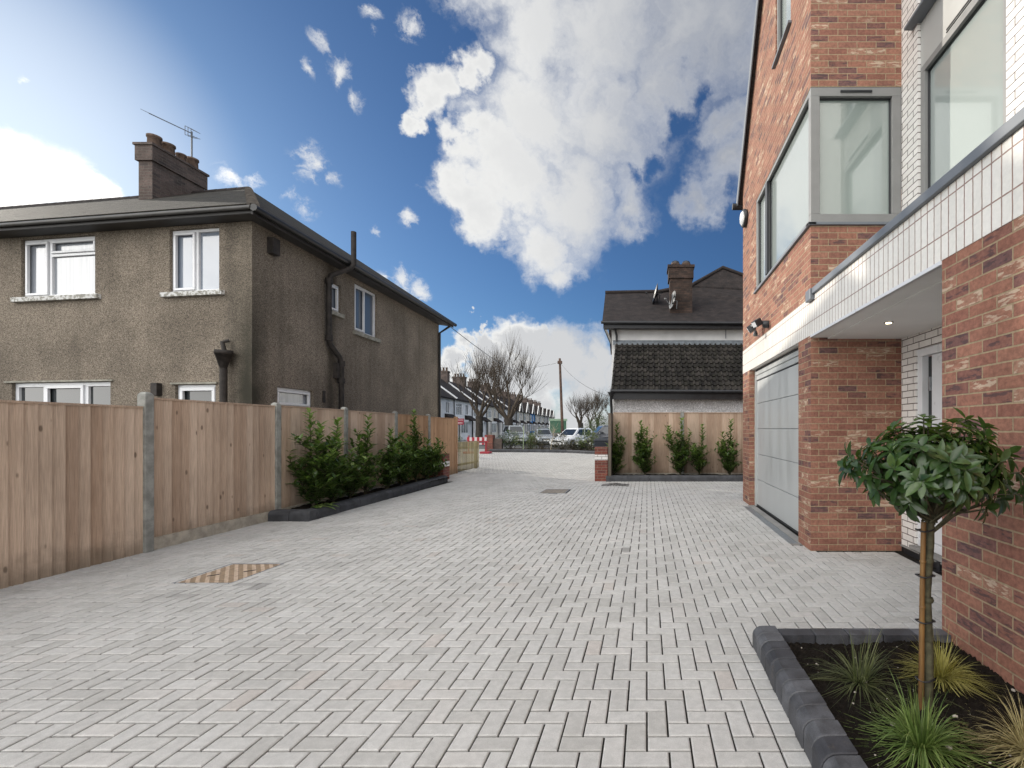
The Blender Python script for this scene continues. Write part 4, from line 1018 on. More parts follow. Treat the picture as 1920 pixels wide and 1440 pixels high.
# parked cars
M['car_white'] = plain('white_car_paint', (.74,.75,.76), .2, .02, 1, .5); M['car_silver'] = plain('silver_car_paint', (.36,.39,.42), .22, .03, 1, .6, .4)
M['car_dark'] = plain('dark_car_paint', (.03,.035,.045), .2, .05, 1, .6); M['tyre'] = plain('tyre_rubber', (.018,.018,.018), .9)
M['lampg'] = glass('headlamp_lens', (.55,.57,.6), .05, 1.8); M['lampr'] = glass('tail_lamp_lens', (.35,.02,.02), .08, 1.6); M['chrome'] = plain('bright_trim', (.6,.6,.6), .15, .02, 1, .5, .8)
for k_ in ('car_white','car_silver','car_dark'):
    bs_ = M[k_].node_tree.nodes['Principled BSDF']; bs_.inputs['Coat Weight'].default_value = 1.0; bs_.inputs['Coat Roughness'].default_value = .04
def car(loc, rot, label, paint, L=4.1, W_=1.74, H=1.5, boxy=0.0, rails=False):
    t = thing('parked_car', loc, label, 'car', 'cars parked behind the far bed'); t.rotation_euler.z = rot
    o = Vector(loc); hl, hw, hb = L/2, W_/2, .62*H
    def pt(x, y, z): return Vector((x,y,z)) + o
    # lower body: stations from nose (+x) to tail
    st = [(hl,.30,.55,.62,.78),(hl-.12,.22,.60,.66,.92),(hl-.45,.20,.64,.70+.05*boxy,.98),(hl-1.15,.20,.68,.90*hb/.93,1.0),(.0,.20,.66,hb,1.0),(-hl+.7,.20,.68,hb+.03,1.0),(-hl+.15,.24,.70,hb+.02,.95),(-hl,.34,.66,hb-.1,.86)]
    b = MB(); rings = []
    for x, z0, zm, zt, w in st:
        y = hw*w; rings.append([pt(x,-y*.9,z0),pt(x,-y,z0+.12),pt(x,-y,zm),pt(x,-y*.93,zt-.02),pt(x,-y*.8,zt+.02),pt(x,0,zt+.035),pt(x,y*.8,zt+.02),pt(x,y*.93,zt-.02),pt(x,y,zm),pt(x,y,z0+.12),pt(x,y*.9,z0)])
    n = len(rings[0]); vs = [p for r in rings for p in r]
    b.mesh(vs, [(r*n+i,r*n+i+1,(r+1)*n+i+1,(r+1)*n+i) for r in range(len(rings)-1) for i in range(n-1)] + [(r*n+n-1,r*n,(r+1)*n,(r+1)*n+n-1) for r in range(len(rings)-1)], .5, True)
    b.face(rings[0]); b.face(rings[-1])
    # cabin
    xb0, xb1, xt0, xt1 = hl-1.05, -hl+.12+.02, hl-1.85+.25*boxy, -hl+.55-.25*boxy
    cab = lambda x, y, z: pt(x, y, z)
    lo = [(xb0,-hw*.86),(xb0,hw*.86),(xb1,hw*.84),(xb1,-hw*.84)]; hi = [(xt0,-hw*.68),(xt0,hw*.68),(xt1,hw*.66),(xt1,-hw*.66)]
    cl = [cab(x,y,hb-.03) for x,y in lo]; ct = [cab(x,y,H-.05) for x,y in hi]; cr = [cab(x*.86+(xt0+xt1)*.07,y*.8,H) for x,y in hi]
    b.mesh(cl+ct+cr, [(0,1,5,4),(1,2,6,5),(2,3,7,6),(3,0,4,7),(4,5,9,8),(5,6,10,9),(6,7,11,10),(7,4,8,11),(8,9,10,11)], .5, False)
    bo = b.build('body', paint, t, bevel=.03)
    def glassq(nm, A_, B_, C_, D_, i0=.07, i1=.93, k0=.1, k1=.9):
        nrm = (B_-A_).cross(D_-A_).normalized(); cc = (A_+B_+C_+D_)/4; cen = pt(0,0,H*.6)
        if (cc-cen).dot(nrm) < 0: nrm = -nrm
        f = lambda u,v: (A_.lerp(B_,u)).lerp(D_.lerp(C_,u),v) + nrm*.008
        g_ = MB(); g_.face([f(i0,k0),f(i1,k0),f(i1,k1),f(i0,k1)]); g_.build(nm, M['g_car'], t, recalc=False)
    glassq('windscreen', cl[0],cl[1],ct[1],ct[0]); glassq('rear_window', cl[2],cl[3],ct[3],ct[2])
    for A_,B_,C_,D_ in ((cl[1],cl[2],ct[2],ct[1]),(cl[3],cl[0],ct[0],ct[3])):
        glassq('side_window',A_,B_,C_,D_,.10,.46); glassq('side_window',A_,B_,C_,D_,.50,.84)
    for x in (hl-.78,-hl+.75):
        for y in (-hw+.10,hw-.10):
            w_ = MB(); w_.lathe(pt(x,y,.32),[(.20,-.11),(.30,-.11),(.32,-.08),(.32,.08),(.30,.11),(.20,.11)],18,axis='y'); wo = w_.build('wheel', M['tyre'], t)
            r_ = MB(); r_.lathe(pt(x,y+(.06 if y>0 else -.06),.32),[(.21,-.055),(.21,.055),(.05,.06)] if y>0 else [(.05,-.06),(.21,-.055),(.21,.055)],14,axis='y'); r_.build('rim', M['chrome'], wo)
    for y in (-1,1):
        k = MB(); k.hexa([pt(hl-.16,y*hw*.56,.60),pt(hl-.36,y*hw*.93,.62),pt(hl-.40,y*hw*.93,.74),pt(hl-.16,y*hw*.56,.70),pt(hl-.03,y*hw*.56,.58),pt(hl-.20,y*hw*.96,.62),pt(hl-.3,y*hw*.94,.75),pt(hl-.1,y*hw*.56,.69)]); k.build('headlight', M['lampg'], t)
        k = MB(); k.bar(pt(-hl-.005,y*hw*.78,.72),pt(-hl+.05,y*hw*.78,.95),.2,.06); k.build('tail_light', M['lampr'], t)
        k = MB(); c_ = pt(xb0-.35,y*(hw+.06),hb+.06); k.bar(c_-Vector((.05,0,0)),c_+Vector((.06,0,0)),.16,.11); k.build('wing_mirror', paint, t, bevel=.03)
    k = MB(); k.bar(pt(hl+.005,-hw*.45,.50),pt(hl+.005,hw*.45,.50),.03,.12); k.build('grille', M['black_plastic'], t)
    k = MB(); k.bar(pt(hl+.02,-.26,.40),pt(hl+.02,.26,.40),.01,.11); k.build('number_plate', M['white_paint'], t)
    if rails:
        k = MB()
        for y in (-1,1): k.bar(pt(xt0-.1,y*hw*.6,H+.04),pt(xt1+.1,y*hw*.6,H+.04),.04,.04)
        k.build('roof_rail', M['chrome'], t)
    return t
car((-13.0,46,0), R(-62), 'silver people carrier parked by the thick bare tree', M['car_silver'], 4.4, 1.8, 1.78, .8)
car((-11.6,52,0), R(-85), 'dark car standing behind the thick bare tree', M['car_dark'], 4.3, 1.75, 1.55)
car((-9.6,43.5,0), R(-70), 'small silver grey car between the thick bare tree and the white car', M['car_silver'], 3.8, 1.68, 1.45)
car((-5.7,36.5,0), R(-118), 'white hatchback parked nose on behind the scrubby bed', M['car_white'], 4.1, 1.75, 1.5)
car((-2.7,33.6,0), R(-160), 'dark estate car with bright roof rails beside the white house', M['car_dark'], 4.6, 1.85, 1.68, .7, True)

# roadside things
bn = thing('wheelie_bin', (-1.66,17.6,0), 'dark wheelie bin standing behind the right brick gate pillar', 'bin')
b = MB(); c = (-1.66,17.6); b.hexa([(c[0]+x*.22,c[1]+y*.24,.06) for x,y in ((-1,-1),(1,-1),(1,1),(-1,1))]+[(c[0]+x*.29,c[1]+y*.33,.98) for x,y in ((-1,-1),(1,-1),(1,1),(-1,1))]); b.build('body', M['navy_plastic'], bn, bevel=.02)
b = MB(); b.hexa([(c[0]+x*.31,c[1]+y*.35,.985) for x,y in ((-1,-1),(1,-1),(1,1),(-1,1))]+[(c[0]+x*.27,c[1]+y*.32,1.07) for x,y in ((-1,-1),(1,-1),(1,1),(-1,1))]); b.build('lid', M['navy_plastic'], bn, bevel=.02)
for x in (-.24,.24):
    b = MB(); b.lathe((c[0]+x,c[1]+.2,.10),[(.10,-.03),(.10,.03)],14,axis='x'); b.build('wheel', M['tyre'], bn)
M['red'] = plain('red_plastic', (.34,.03,.045), .5, .1); M['palew'] = plain('white_reflective', (.58,.52,.52), .4, .05)
ba = thing('road_barrier', (-9.9,27.2,0), 'red and white striped plastic road barrier near the end of the picket fence', 'barrier')
def striped():
    m, t = new_mat('red_white_stripe_film'); x = t('ShaderNodeSeparateXYZ', {0: t.pos}).outputs[0]
    f = t.math('GREATER_THAN', t.math('FRACT', t.math('MULTIPLY', x, 3.45)), .5)
    finish(t, t.mix(f, (.36,.03,.045), (.60,.54,.54)), .45); return m
M['striped'] = striped()
b = MB(); b.box(-10.45,-9.3,27.2,27.25,.74,.95); b.build('board', M['striped'], ba)
b = MB(); b.box(-10.0,-9.4,27.18,27.23,.52,.62); b.build('lower_board', M['striped'], ba)
b = MB(); b.box(-10.45,-9.2,27.2,27.25,.66,.718); b.build('rail', M['red'], ba)
for x in (-10.35,-9.35):
    b = MB(); b.box(x-.03,x+.03,27.252,27.31,0,1.05); b.build('post', M['red'], ba)
    b = MB(); b.box(x-.28,x+.28,27.0,27.5,0,.12); b.build('foot', M['red'], ba, bevel=.02)
gp_ = thing('brick_pier', (-9.75,30.2,0), 'old red brick gate pier and stub of wall behind the striped barrier', 'pillar')
b = MB(); b.box(-10.35,-9.85,29.95,30.45,-.02,1.05); b.build('pier', M['pillar_brick'], gp_)
b = MB(); b.box(-9.84,-9.3,30.05,30.3,-.02,.8); b.build('wall_stub', M['old_brick'], gp_)
sg = thing('estate_sign', (-12.1,30,0), 'small dark red sign board on a post beyond the end of the timber fence', 'sign')
b = MB(); b.box(-12.16,-11.70,29.98,30.02,1.70,2.10); so_ = b.build('board', plain('dark_red_board',(.20,.012,.03),.5,.05), sg)
b = MB(); b.box(-12.12,-11.73,29.972,29.979,1.985,2.01)
for i, (x, w_) in enumerate(((-12.07,.06),(-11.99,.05),(-11.92,.06),(-11.84,.05))): b.box(x,x+w_,29.972,29.979,1.79,1.84)
b.build('lettering', M['palew'], so_)
b = MB(); b.box(-12.20,-12.15,29.97,30.03,0,2.12); b.build('post', M['white_paint'], sg)
gh = thing('green_hoarding', (-10.6,60,0), 'low green framed panel standing behind the white parked car', 'hoarding')
b = MB(); b.box(-12.4,-10.3,60,60.06,.9,2.45); b.build('panel', plain('green_panel',(.05,.13,.08),.6,.15,2), gh)
b = MB(); b.box(-12.5,-10.2,59.97,60.09,2.45,2.72); b.build('top_rail', plain('pale_green_rail',(.25,.36,.25),.6,.15,2), gh)
for x in (-12.48,-10.3):
    b = MB(); b.box(x,x+.08,59.98,60.08,0,2.45); b.build('post', M['white_paint'], gh)

# low scrub in the far bed, hedge and bushes
def leaf_quad(mb, p, d, up, L, w, t):
    d = Vector(d).normalized(); s_ = d.cross(up); s_ = s_.normalized() if s_.length > 1e-4 else Vector((1,0,0)); s_ *= w/2
    mb.mesh([p, p+d*L*.5-s_, p+d*L, p+d*L*.5+s_], [(0,1,2,3)], t, False)
def scrub(base, rx, ry, h, n, mat, seed, label, name='shrub', size=.09, cat='shrub', clumps=14, group='scrubby shrubs in the far bed'):
    rnd = random.Random(seed); t = thing(name, base, label, cat, group); b0 = Vector(base); b = MB(); tw = MB()
    cs = []
    for i in range(clumps):
        a = rnd.uniform(0,6.28); f = rnd.random()**.6; c = b0 + Vector((math.cos(a)*rx*f, math.sin(a)*ry*f, h*rnd.uniform(.2,1.0)*(1-.45*f*f)))
        cs.append((c, rnd.uniform(.13,.30)*h, rnd.random())); tw.tube([b0+Vector((rnd.uniform(-.2,.2)*rx,rnd.uniform(-.2,.2)*ry,-.02)), (b0+c)/2+Vector((0,0,.1*h)), c+Vector((0,0,.05))],[.018,.012,.005],4,caps=False)
    for i in range(n):
        c, r, tt = rnd.choice(cs); v = Vector((rnd.gauss(0,1),rnd.gauss(0,1),rnd.gauss(0,.8))); v = v.normalized()*r*rnd.random()**.4
        d = (v.normalized()+Vector((rnd.uniform(-.6,.6),rnd.uniform(-.6,.6),rnd.uniform(-.3,.7))))
        leaf_quad(b, c+v, d, Vector((rnd.uniform(-.4,.4),rnd.uniform(-.4,.4),1)), size*rnd.uniform(.7,1.4), size*.5, (min(1,max(0,tt*.5+rnd.random()*.5)),rnd.random(),0))
    b.build('foliage', mat, t, recalc=False); tw.build('stem', M['twig'], t)
    return t
S_ = M['scrub']; SB = M['scrub_brown']; HD = M['hedge']
scrub((-8.9,30.6,.05),.95,.7,1.3,1700,HD,31,'dark green shrub nearest the striped barrier in the far bed')
scrub((-7.6,30.4,.05),.85,.7,1.4,1500,S_,32,'green and yellowish shrub beside the pale stake in the far bed')
scrub((-6.75,30.1,.05),.6,.6,1.05,800,SB,33,'brown bare shrub between the pale stake and the leaning sapling')
scrub((-5.4,30.0,.05),.75,.6,1.15,1000,SB,34,'grey brown bare shrub right of the leaning sapling')
scrub((-4.6,29.6,.05),.7,.6,.75,800,SB,35,'low brown ground shrub at the middle of the far bed')
scrub((-3.5,28.9,.05),.85,.7,1.6,1600,S_,36,'yellow green straggly shrub nearest the right gate pillar')
scrub((-4.2,29.9,.05),.5,.6,.6,500,HD,37,'small dark green shrub below the white car')
scrub((-9.9,24,-.02),.45,.6,1.25,900,HD,38,'dark green bush behind the picket fence',group='bushes by the road')
scrub((-5.6,54,0),1.7,1.4,3.3,3600,HD,39,'tall dense dark green hedge far behind the estate car','hedge',.14,'hedge',50,'bushes by the road')
scrub((-4.6,45,0),1.5,1.2,2.3,1700,S_,40,'rounded olive bush in front of the dark hedge','shrub',.12,'shrub',26,'bushes by the road')
st_ = MB(); st_.tube([(-7.75,29.4,0),(-7.72,29.4,1.62)],.022,6); tag(st_.build('plant_stake', plain('pale_green_stake',(.30,.38,.22),.7),origin=Vector((-7.75,29.4,0))), 'thin pale green plant stake standing in the far bed', 'stake')
sp = thing('sapling', (-6.0,29.2,.05), 'thin leaning leafless pale sapling in the middle of the far bed', 'tree')
b = MB(); rn = random.Random(2); b.tube([(-6.02,29.2,0),(-5.9,29.2,.7),(-5.75,29.2,1.35)],[.022,.016,.01],5)
for i in range(26):
    z = rn.uniform(.6,1.4); p = Vector((-6.02+.2*z,29.2,z)); b.tube([p,p+Vector((rn.uniform(-.45,.45),rn.uniform(-.3,.3),rn.uniform(.1,.6)))],[.008,.003],3,caps=False)
b.build('stem', plain('pale_stem',(.42,.36,.26),.8), sp)
# ------------------------------------------------------------------ planted things near the camera
def full_leaf(mb, p, d, up, L, w, t, fold=.25, curl=.25):
    d = Vector(d).normalized(); s_ = d.cross(Vector(up)); s_ = s_.normalized() if s_.length > 1e-3 else Vector((1,0,0)); n = s_.cross(d)
    pr = [(0,0),(.22,.72),(.5,1.0),(.78,.72),(1,0)]
    vs = []
    for f, k in pr:
        c = p + d*L*f - n*curl*L*f*f
        if k == 0: vs.append(c)
        else:
            e = s_*w/2*k; q = n*fold*w*.5*k
            vs.extend([c-e+q, c, c+e+q])
    mb.mesh(vs, [(0,2,1),(0,3,2),(1,2,5,4),(2,3,6,5),(4,5,8,7),(5,6,9,8),(7,8,10),(8,9,10)], t, True)

def laurel_mesh(h, seed, stems=4, spread=.22):
    rnd = random.Random(seed); lv, sm = MB(), MB()
    for k in range(stems):
        hh = 1.07*h*(1.0 if k == 0 else rnd.uniform(.5,.88)); a = rnd.uniform(0,6.28); lean = rnd.uniform(.2,1.0)*spread*(0.35 if k == 0 else 1)
        pts = [Vector((math.cos(a)*lean*f + rnd.uniform(-.02,.02), math.sin(a)*lean*f + rnd.uniform(-.02,.02), hh*f)) for f in (0,.25,.5,.75,1)]
        sm.tube(pts, [.013,.011,.009,.007,.003], 5, caps=False)
        n = int(hh*44); ga = rnd.uniform(0,6.28)
        side = []
        for i in range(int(hh*11)):
            f = rnd.uniform(.03,.72); j = min(3,int(f*4)); p = pts[j].lerp(pts[j+1], f*4-j); a2 = rnd.uniform(0,6.28)
            e = p + Vector((math.cos(a2),math.sin(a2),.75))*rnd.uniform(.16,.38)*(1-.4*f); sm.tube([p,e],[.006,.003],4,caps=False); side.append((p,e))
        for i in range(n):
            f = (i+rnd.random())/n; f = .06+.94*f; j = min(3,int(f*4)); p = pts[j].lerp(pts[j+1], min(1,f*4-j)); ga += 2.4
            el = .35+.6*f; d = Vector((math.cos(ga),math.sin(ga),el+rnd.uniform(-.3,.3)))
            t = min(1,max(0, .15+.55*f*f+rnd.uniform(-.2,.35))); full_leaf(lv, p, d, Vector((0,0,1)), rnd.uniform(.11,.175), rnd.uniform(.052,.072), (t,rnd.random(),0), .3, rnd.uniform(0,.35))
        for p, e in side:
            for i in range(9):
                f = .25+.75*i/8; q = p.lerp(e, f); ga += 2.4; d = (e-p).normalized()*.7+Vector((math.cos(ga),math.sin(ga),.3))
                full_leaf(lv, q, d, Vector((0,0,1)), rnd.uniform(.10,.155), rnd.uniform(.045,.064), (min(1,max(0,rnd.uniform(.0,.7))),rnd.random(),0), .3, rnd.uniform(0,.35))
    return lv, sm
def laurel(loc, h, seed, label, group, stems=4, spread=.22, rot=0):
    t = thing('laurel_shrub', (0,0,0), label, 'shrub', group); lv, sm = laurel_mesh(h, seed, stems, spread)
    lv.build('foliage', M['laurel'], t, recalc=False); sm.build('stem', M['stem'], t); t.location = loc; t.rotation_euler.z = rot; return t
GL = 'laurels along the left timber fence'
laurel((-5.58,7.85,.12),1.50,101,'tallest leafy laurel shrub, nearest end of the left flower bed',GL,6,.40)
laurel((-5.52,8.25,.12),1.38,102,'second laurel in the left bed, right beside the tallest one',GL,5,.34)
laurel((-5.60,8.85,.12),.85,110,'low bushy laurel filling the gap behind the two tallest ones',GL,6,.40)
laurel((-5.60,9.35,.12),1.45,103,'slim upright laurel in front of the second visible concrete post of the left bed',GL,3,.22)
laurel((-5.62,10.15,.12),1.22,104,'broad bushy laurel at the middle of the left bed',GL,5,.34)
laurel((-5.64,10.8,.12),1.15,105,'rounded laurel just beyond the middle of the left bed',GL,6,.40)
laurel((-5.68,11.55,.12),1.62,106,'tall narrow laurel near the far end of the left bed',GL,4,.24)
laurel((-5.70,12.1,.12),.95,107,'low dark laurel under the tall narrow one at the far end',GL,6,.40)
laurel((-5.70,12.6,.12),.98,108,'last laurel of the left bed, overhanging the brick pillar',GL,4,.38)
GR = 'laurels in front of the white house fence'
laurel((-.92,13.35,.12),1.35,121,'thin laurel at the old end board of the right fence',GR,4,.32)
laurel((-.05,13.35,.12),1.42,122,'bushy laurel left of the concrete post before the white house',GR,6,.50)
laurel((.95,13.3,.12),1.50,123,'tall laurel directly before the concrete post of the right fence',GR,5,.42)
laurel((1.50,13.35,.12),1.32,124,'laurel with bare lower stem right of the concrete post',GR,4,.42)
laurel((2.35,13.3,.12),1.45,125,'laurel half hidden behind the corner of the brick house',GR,6,.46)
# a broad yellow-green leaf cluster drooping over the kerb
b = MB(); rn = random.Random(77)
lt = thing('ground_plant', (-5.38,7.68,.13), 'low yellow green leafy plant leaning over the corner of the left kerb', 'plant')
for i in range(16):
    a = rn.uniform(-.9,1.2); full_leaf(b, Vector((-5.40,7.70,.15))+Vector((rn.uniform(-.1,.06),rn.uniform(-.1,.2),0)), (math.cos(a),math.sin(a),rn.uniform(.15,.8)), (0,0,1), rn.uniform(.14,.22), .06, (rn.uniform(.7,1),0,0), .25, .5)
b.build('foliage', M['laurel'], lt, recalc=False)

# lollipop tree with stake
TB = Vector((1.362,2.28,.09))
tp = thing('lollipop_tree', tuple(TB), 'clipped evergreen standard tree with round leafy head on a thin stem in the near bed', 'tree')
rn = random.Random(42); TT = TB + Vector((.02,.0,.90))
b = MB(); b.tube([TB-Vector((0,0,.05)), TB+Vector((.006,0,.25)), TB+Vector((.0,.01,.55)), TB+Vector((.012,0,.8)), TT+Vector((0,0,.16))], [.024,.0225,.0215,.02,.013], 10)
for z in (.15,.33,.52,.71): b.tube([TB+Vector((.004,0,z-.012)),TB+Vector((.004,0,z)),TB+Vector((.004,0,z+.012))],[.021,.0255,.021],10,caps=False)
b.build('trunk', M['stem'], tp)
CC = TB + Vector((.015,.02,1.165)); lv, tw = MB(), MB()
tips = []
for i in range(215):
    a = rn.uniform(0,6.28); cz = rn.uniform(-1,1); rr_ = math.sqrt(max(0,1-cz*cz)); k = rn.uniform(.45,1.0)**.6
    lump = 1 + .10*math.sin(3*a+.7)+.07*math.sin(5*a+2*cz); rx = .33*lump; rz = (.19 if cz < 0 else .215)*(1+.12*math.sin(2*a+1))
    p = CC + Vector((math.cos(a)*rr_*rx*k, math.sin(a)*rr_*rx*k, cz*rz*k))
    if cz < -.35 and rr_ < .55 and rn.random() < .5: continue
    tips.append(p)
tips += [CC+Vector((-.40,-.06,.035)), CC+Vector((-.37,.05,.055)), CC+Vector((.40,.02,-.08)), CC+Vector((.39,-.08,-.02)), CC+Vector((.28,.0,.19)), CC+Vector((.0,.0,.215)), CC+Vector((.09,-.05,.21)), CC+Vector((-.12,.02,.20)),CC+Vector((-.30,-.1,-.10)),CC+Vector((.22,-.1,-.19)), CC+Vector((-.43,-.05,.0)), CC+Vector((-.36,-.12,-.03)), CC+Vector((.42,-.05,-.13)), CC+Vector((.36,.0,-.16)), CC+Vector((.37,-.02,.06)), CC+Vector((.22,.05,.235)), CC+Vector((-.05,-.05,.24))]
for i, p in enumerate(tips):
    o = TT + Vector((rn.uniform(-.03,.03),rn.uniform(-.03,.03),rn.uniform(-.02,.22))); m1 = o.lerp(p,.55)+Vector((0,0,-.02)); tw.tube([o,m1,p],[.006,.0045,.003],4,caps=False)
    ax = (p-CC); ax.z = ax.z*1.2+.10; ax.normalize(); u = ax.cross(Vector((.3,.2,1))).normalized(); v = ax.cross(u)
    n = rn.randint(6,9); ph = rn.uniform(0,6.28); tone = rn.random()
    for j in range(n):
        an = ph + 2.4*j; op = rn.uniform(.75,1.35)+.05*j; d = ax*math.cos(op)+(u*math.cos(an)+v*math.sin(an))*math.sin(op); d.z -= .22
        full_leaf(lv, p - ax*.018*rn.random()*j*.4, d, ax+Vector((0,0,.6)), rn.uniform(.055,.10), rn.uniform(.025,.040), (min(1,max(0,.35*tone+.5*rn.random()**1.5+.25*max(0,(p-CC).z/.2))),rn.random(),0), .35, rn.uniform(.05,.4))
lv.build('crown', M['bay'], tp, recalc=False); tw.build('twigs', M['stem'], tp)
for dx, dz in ((.12,.05),(.2,-.02)):
    b = MB(); b.tube([TT+Vector((.005,0,-.05)), TT+Vector((.06+dx*.2,-.01,.03)), TT+Vector((dx*1.1,-.02,.11+dz))],[.010,.008,.005],6); b.build('branch', M['stem'], tp)
stk = thing('bamboo_stake', (1.322,2.262,.06), 'orange brown bamboo stake tied to the stem of the lollipop tree', 'stake')
b = MB(); q = Vector((1.320,2.262,.04)); pts = [q, q+Vector((.004,0,.3)), q+Vector((.009,.004,.6)), q+Vector((.016,.004,.95))]; b.tube(pts, [.0135,.0128,.0122,.0115], 10)
for f in (.10,.33,.57,.8): c = q+Vector((.014*f,.003*f,.95*f)); b.tube([c-Vector((0,0,.006)),c,c+Vector((0,0,.006))],[.0125,.0152,.0125],10,caps=False)
b.build('cane', M['bamboo'], stk)
for z in (.14,.42,.64,.86):
    k = MB(); c = TB+Vector((-.016,-.006,z))
    pts = [c+Vector((math.cos(2*math.pi*i/16)*.042, math.sin(2*math.pi*i/16)*.028, .004*math.sin(i))) for i in range(17)]
    k.tube(pts,.0042,5,caps=False); k.box(c.x+.036,c.x+.046,c.y-.010,c.y+.002,c.z-.005,c.z+.005); k.build('tie', M['black_plastic'], stk)

# ornamental sedges
def sedge(loc, n, L, spread, mat, seed, label, w=.006, up=1.0, bias=(0,0), sagk=1.0):
    rnd = random.Random(seed); t = thing('ornamental_grass', loc, label, 'grass plant', 'ornamental grasses in the near bed'); b = MB(); o = Vector(loc)
    for i in range(n):
        a = rnd.uniform(0,6.28); r0 = .035*math.sqrt(rnd.random()); p = o + Vector((math.cos(a)*r0,math.sin(a)*r0,-.01)); a += rnd.uniform(-.5,.5)
        l = L*rnd.uniform(.55,1.15); th = rnd.random()**.8*spread; sag = rnd.uniform(.45,1.35)*l*sagk
        d = Vector((math.cos(a)*math.sin(th)+bias[0]*rnd.random(), math.sin(a)*math.sin(th)+bias[1]*rnd.random(), math.cos(th)*up)).normalized(); s_ = d.cross(Vector((rnd.uniform(-.3,.3),rnd.uniform(-.3,.3),1))).normalized()
        vs = []; K = 5
        for k in range(K+1):
            f = k/K; c = p + d*l*f + Vector((0,0,-1))*sag*f**2.2*math.sin(max(th,.25)); c.z = max(c.z, .095+.004*rnd.random()); ww = w*(1-f**1.6)*(.55+.45*min(1,f*4))
            vs += [c - s_*ww/2, c + s_*ww/2]
        t_ = (rnd.random(),rnd.random(),0); b.mesh(vs, [(2*k,2*k+1,2*k+3,2*k+2) for k in range(K)], t_, True)
    b.build('blades', mat, t, recalc=False); return t
sedge((1.135,2.50,.09), 260, .36, 1.35, M['sedge_dark'], 51, 'olive spiky grass plant at the back left of the near bed', .0048, 1.0, (.15,-.05))
sedge((1.60,2.56,.09), 420, .31, 1.2, M['sedge_gold'], 52, 'golden yellow grass plant between the lollipop tree and the brick wall', .0048)
sedge((1.165,1.99,.09), 430, .37, 1.2, M['sedge'], 53, 'bright green grass plant at the front of the near bed', .0058, sagk=1.45)
sedge((1.60,1.95,.09), 420, .36, 1.4, M['sedge_tan'], 54, 'straw coloured grass plant at the front right corner of the near bed', .0042, sagk=1.3)
sedge((1.42,2.36,.09), 26, .34, 1.5, M['sedge_dark'], 55, 'sparse flat grey green grass tuft lying between the olive grass and the tree', .004, .6, (-.3,-.2))

# ------------------------------------------------------------------ sun, sky, clouds, camera
AZ, EL = 57.0, 18.5                                  # sun: degrees left of straight ahead, degrees up
sd = Vector((-math.sin(R(AZ))*math.cos(R(EL)), math.cos(R(AZ))*math.cos(R(EL)), math.sin(R(EL))))
sun = bpy.data.lights.new('sun', 'SUN'); sun.energy = SUN_E; sun.angle = R(0.6); sun.color = (1.0,.93,.82)
so = bpy.data.objects.new('sun', sun); COL.objects.link(so); so.rotation_euler = sd.to_track_quat('Z','Y').to_euler(); so.location = sd*50

w = bpy.data.worlds.new('World'); SC.world = w; w.use_nodes = True
t = NT(w.node_tree); bg = w.node_tree.nodes['Background']
sky = t('ShaderNodeTexSky', sky_type='NISHITA'); sky.sun_disc = False; sky.sun_elevation = R(EL); sky.sun_rotation = R(-AZ); sky.altitude = 50; sky.air_density = 1.0; sky.dust_density = .6; sky.ozone_density = 2.2
D = t('ShaderNodeTexCoord').outputs['Generated']
D = t.vmath('NORMALIZE', D)
def pdir(px, py): return Vector(((px-U0)/FPX, 1.0, (V0-py)/FPX)).normalized()
def prad(px, py, r):
    a, b_ = (px-U0)/FPX, (V0-py)/FPX; return r/FPX/(1+a*a+b_*b_)**.75
n2_ = t('ShaderNodeTexNoise', {'Vector': D, 'Scale': 19.0, 'Detail': 6, 'Roughness': .6}).outputs[1]
# wind-torn edges: the direction is jittered before the cloud bodies are laid out
n1_ = t('ShaderNodeTexNoise', {'Vector': D, 'Scale': 5.0, 'Detail': 7, 'Roughness': .6}).outputs[1]
DW = t.vmath('ADD', D, t('ShaderNodeVectorMath', {0: t.vmath('SUBTRACT', n1_, (.5,.5,.5)), 'Scale': .24}, operation='SCALE').outputs[0])
DW = t.vmath('ADD', DW, t('ShaderNodeVectorMath', {0: t.vmath('SUBTRACT', n2_, (.5,.5,.5)), 'Scale': .07}, operation='SCALE').outputs[0])
big = [(940,-60,170),(1090,-120,230),(1000,60,165),(1110,90,210),(1250,40,230),(1020,220,165),(1140,250,190),(965,330,120),(1070,370,160),(905,395,85),(1000,455,90),(1055,500,60),(1180,390,95),(1330,60,190),(1240,150,130),
       (835,185,65),(795,220,38),(870,130,50),(900,270,60),(1390,230,85),(1400,320,90),(1350,390,55),(1440,130,140),(1500,300,150)]
left = [(-20,345,135),(60,325,95),(120,330,75),(165,345,50),(200,356,28),(-150,350,190),(-60,300,90)]
small = [(60,166,18),(55,170,12),(430,318,32),(480,330,24),(590,302,42),(620,330,24),(545,362,22),(575,392,26),(700,440,16),(765,418,20),(595,75,26),(632,125,34),(662,172,26),(570,122,18),(690,12,26),(770,40,36),(705,55,14),(745,530,34),(700,520,20),(780,548,26)]
horiz = [(860,668,46),(920,650,44),(985,650,60),(1060,680,80),(1130,655,64),(1010,690,80),(1110,700,80),(960,715,85),(1090,735,80),(880,720,60),(1020,640,36),(905,603,18),(1170,700,70),(760,700,80),(600,720,80),(1250,690,80),(1400,720,120),(970,790,90),(1100,800,90)]
F_ = None
DS = t.vmath('ADD', D, t('ShaderNodeVectorMath', {0: t.vmath('SUBTRACT', n1_, (.5,.5,.5)), 'Scale': .07}, operation='SCALE').outputs[0])
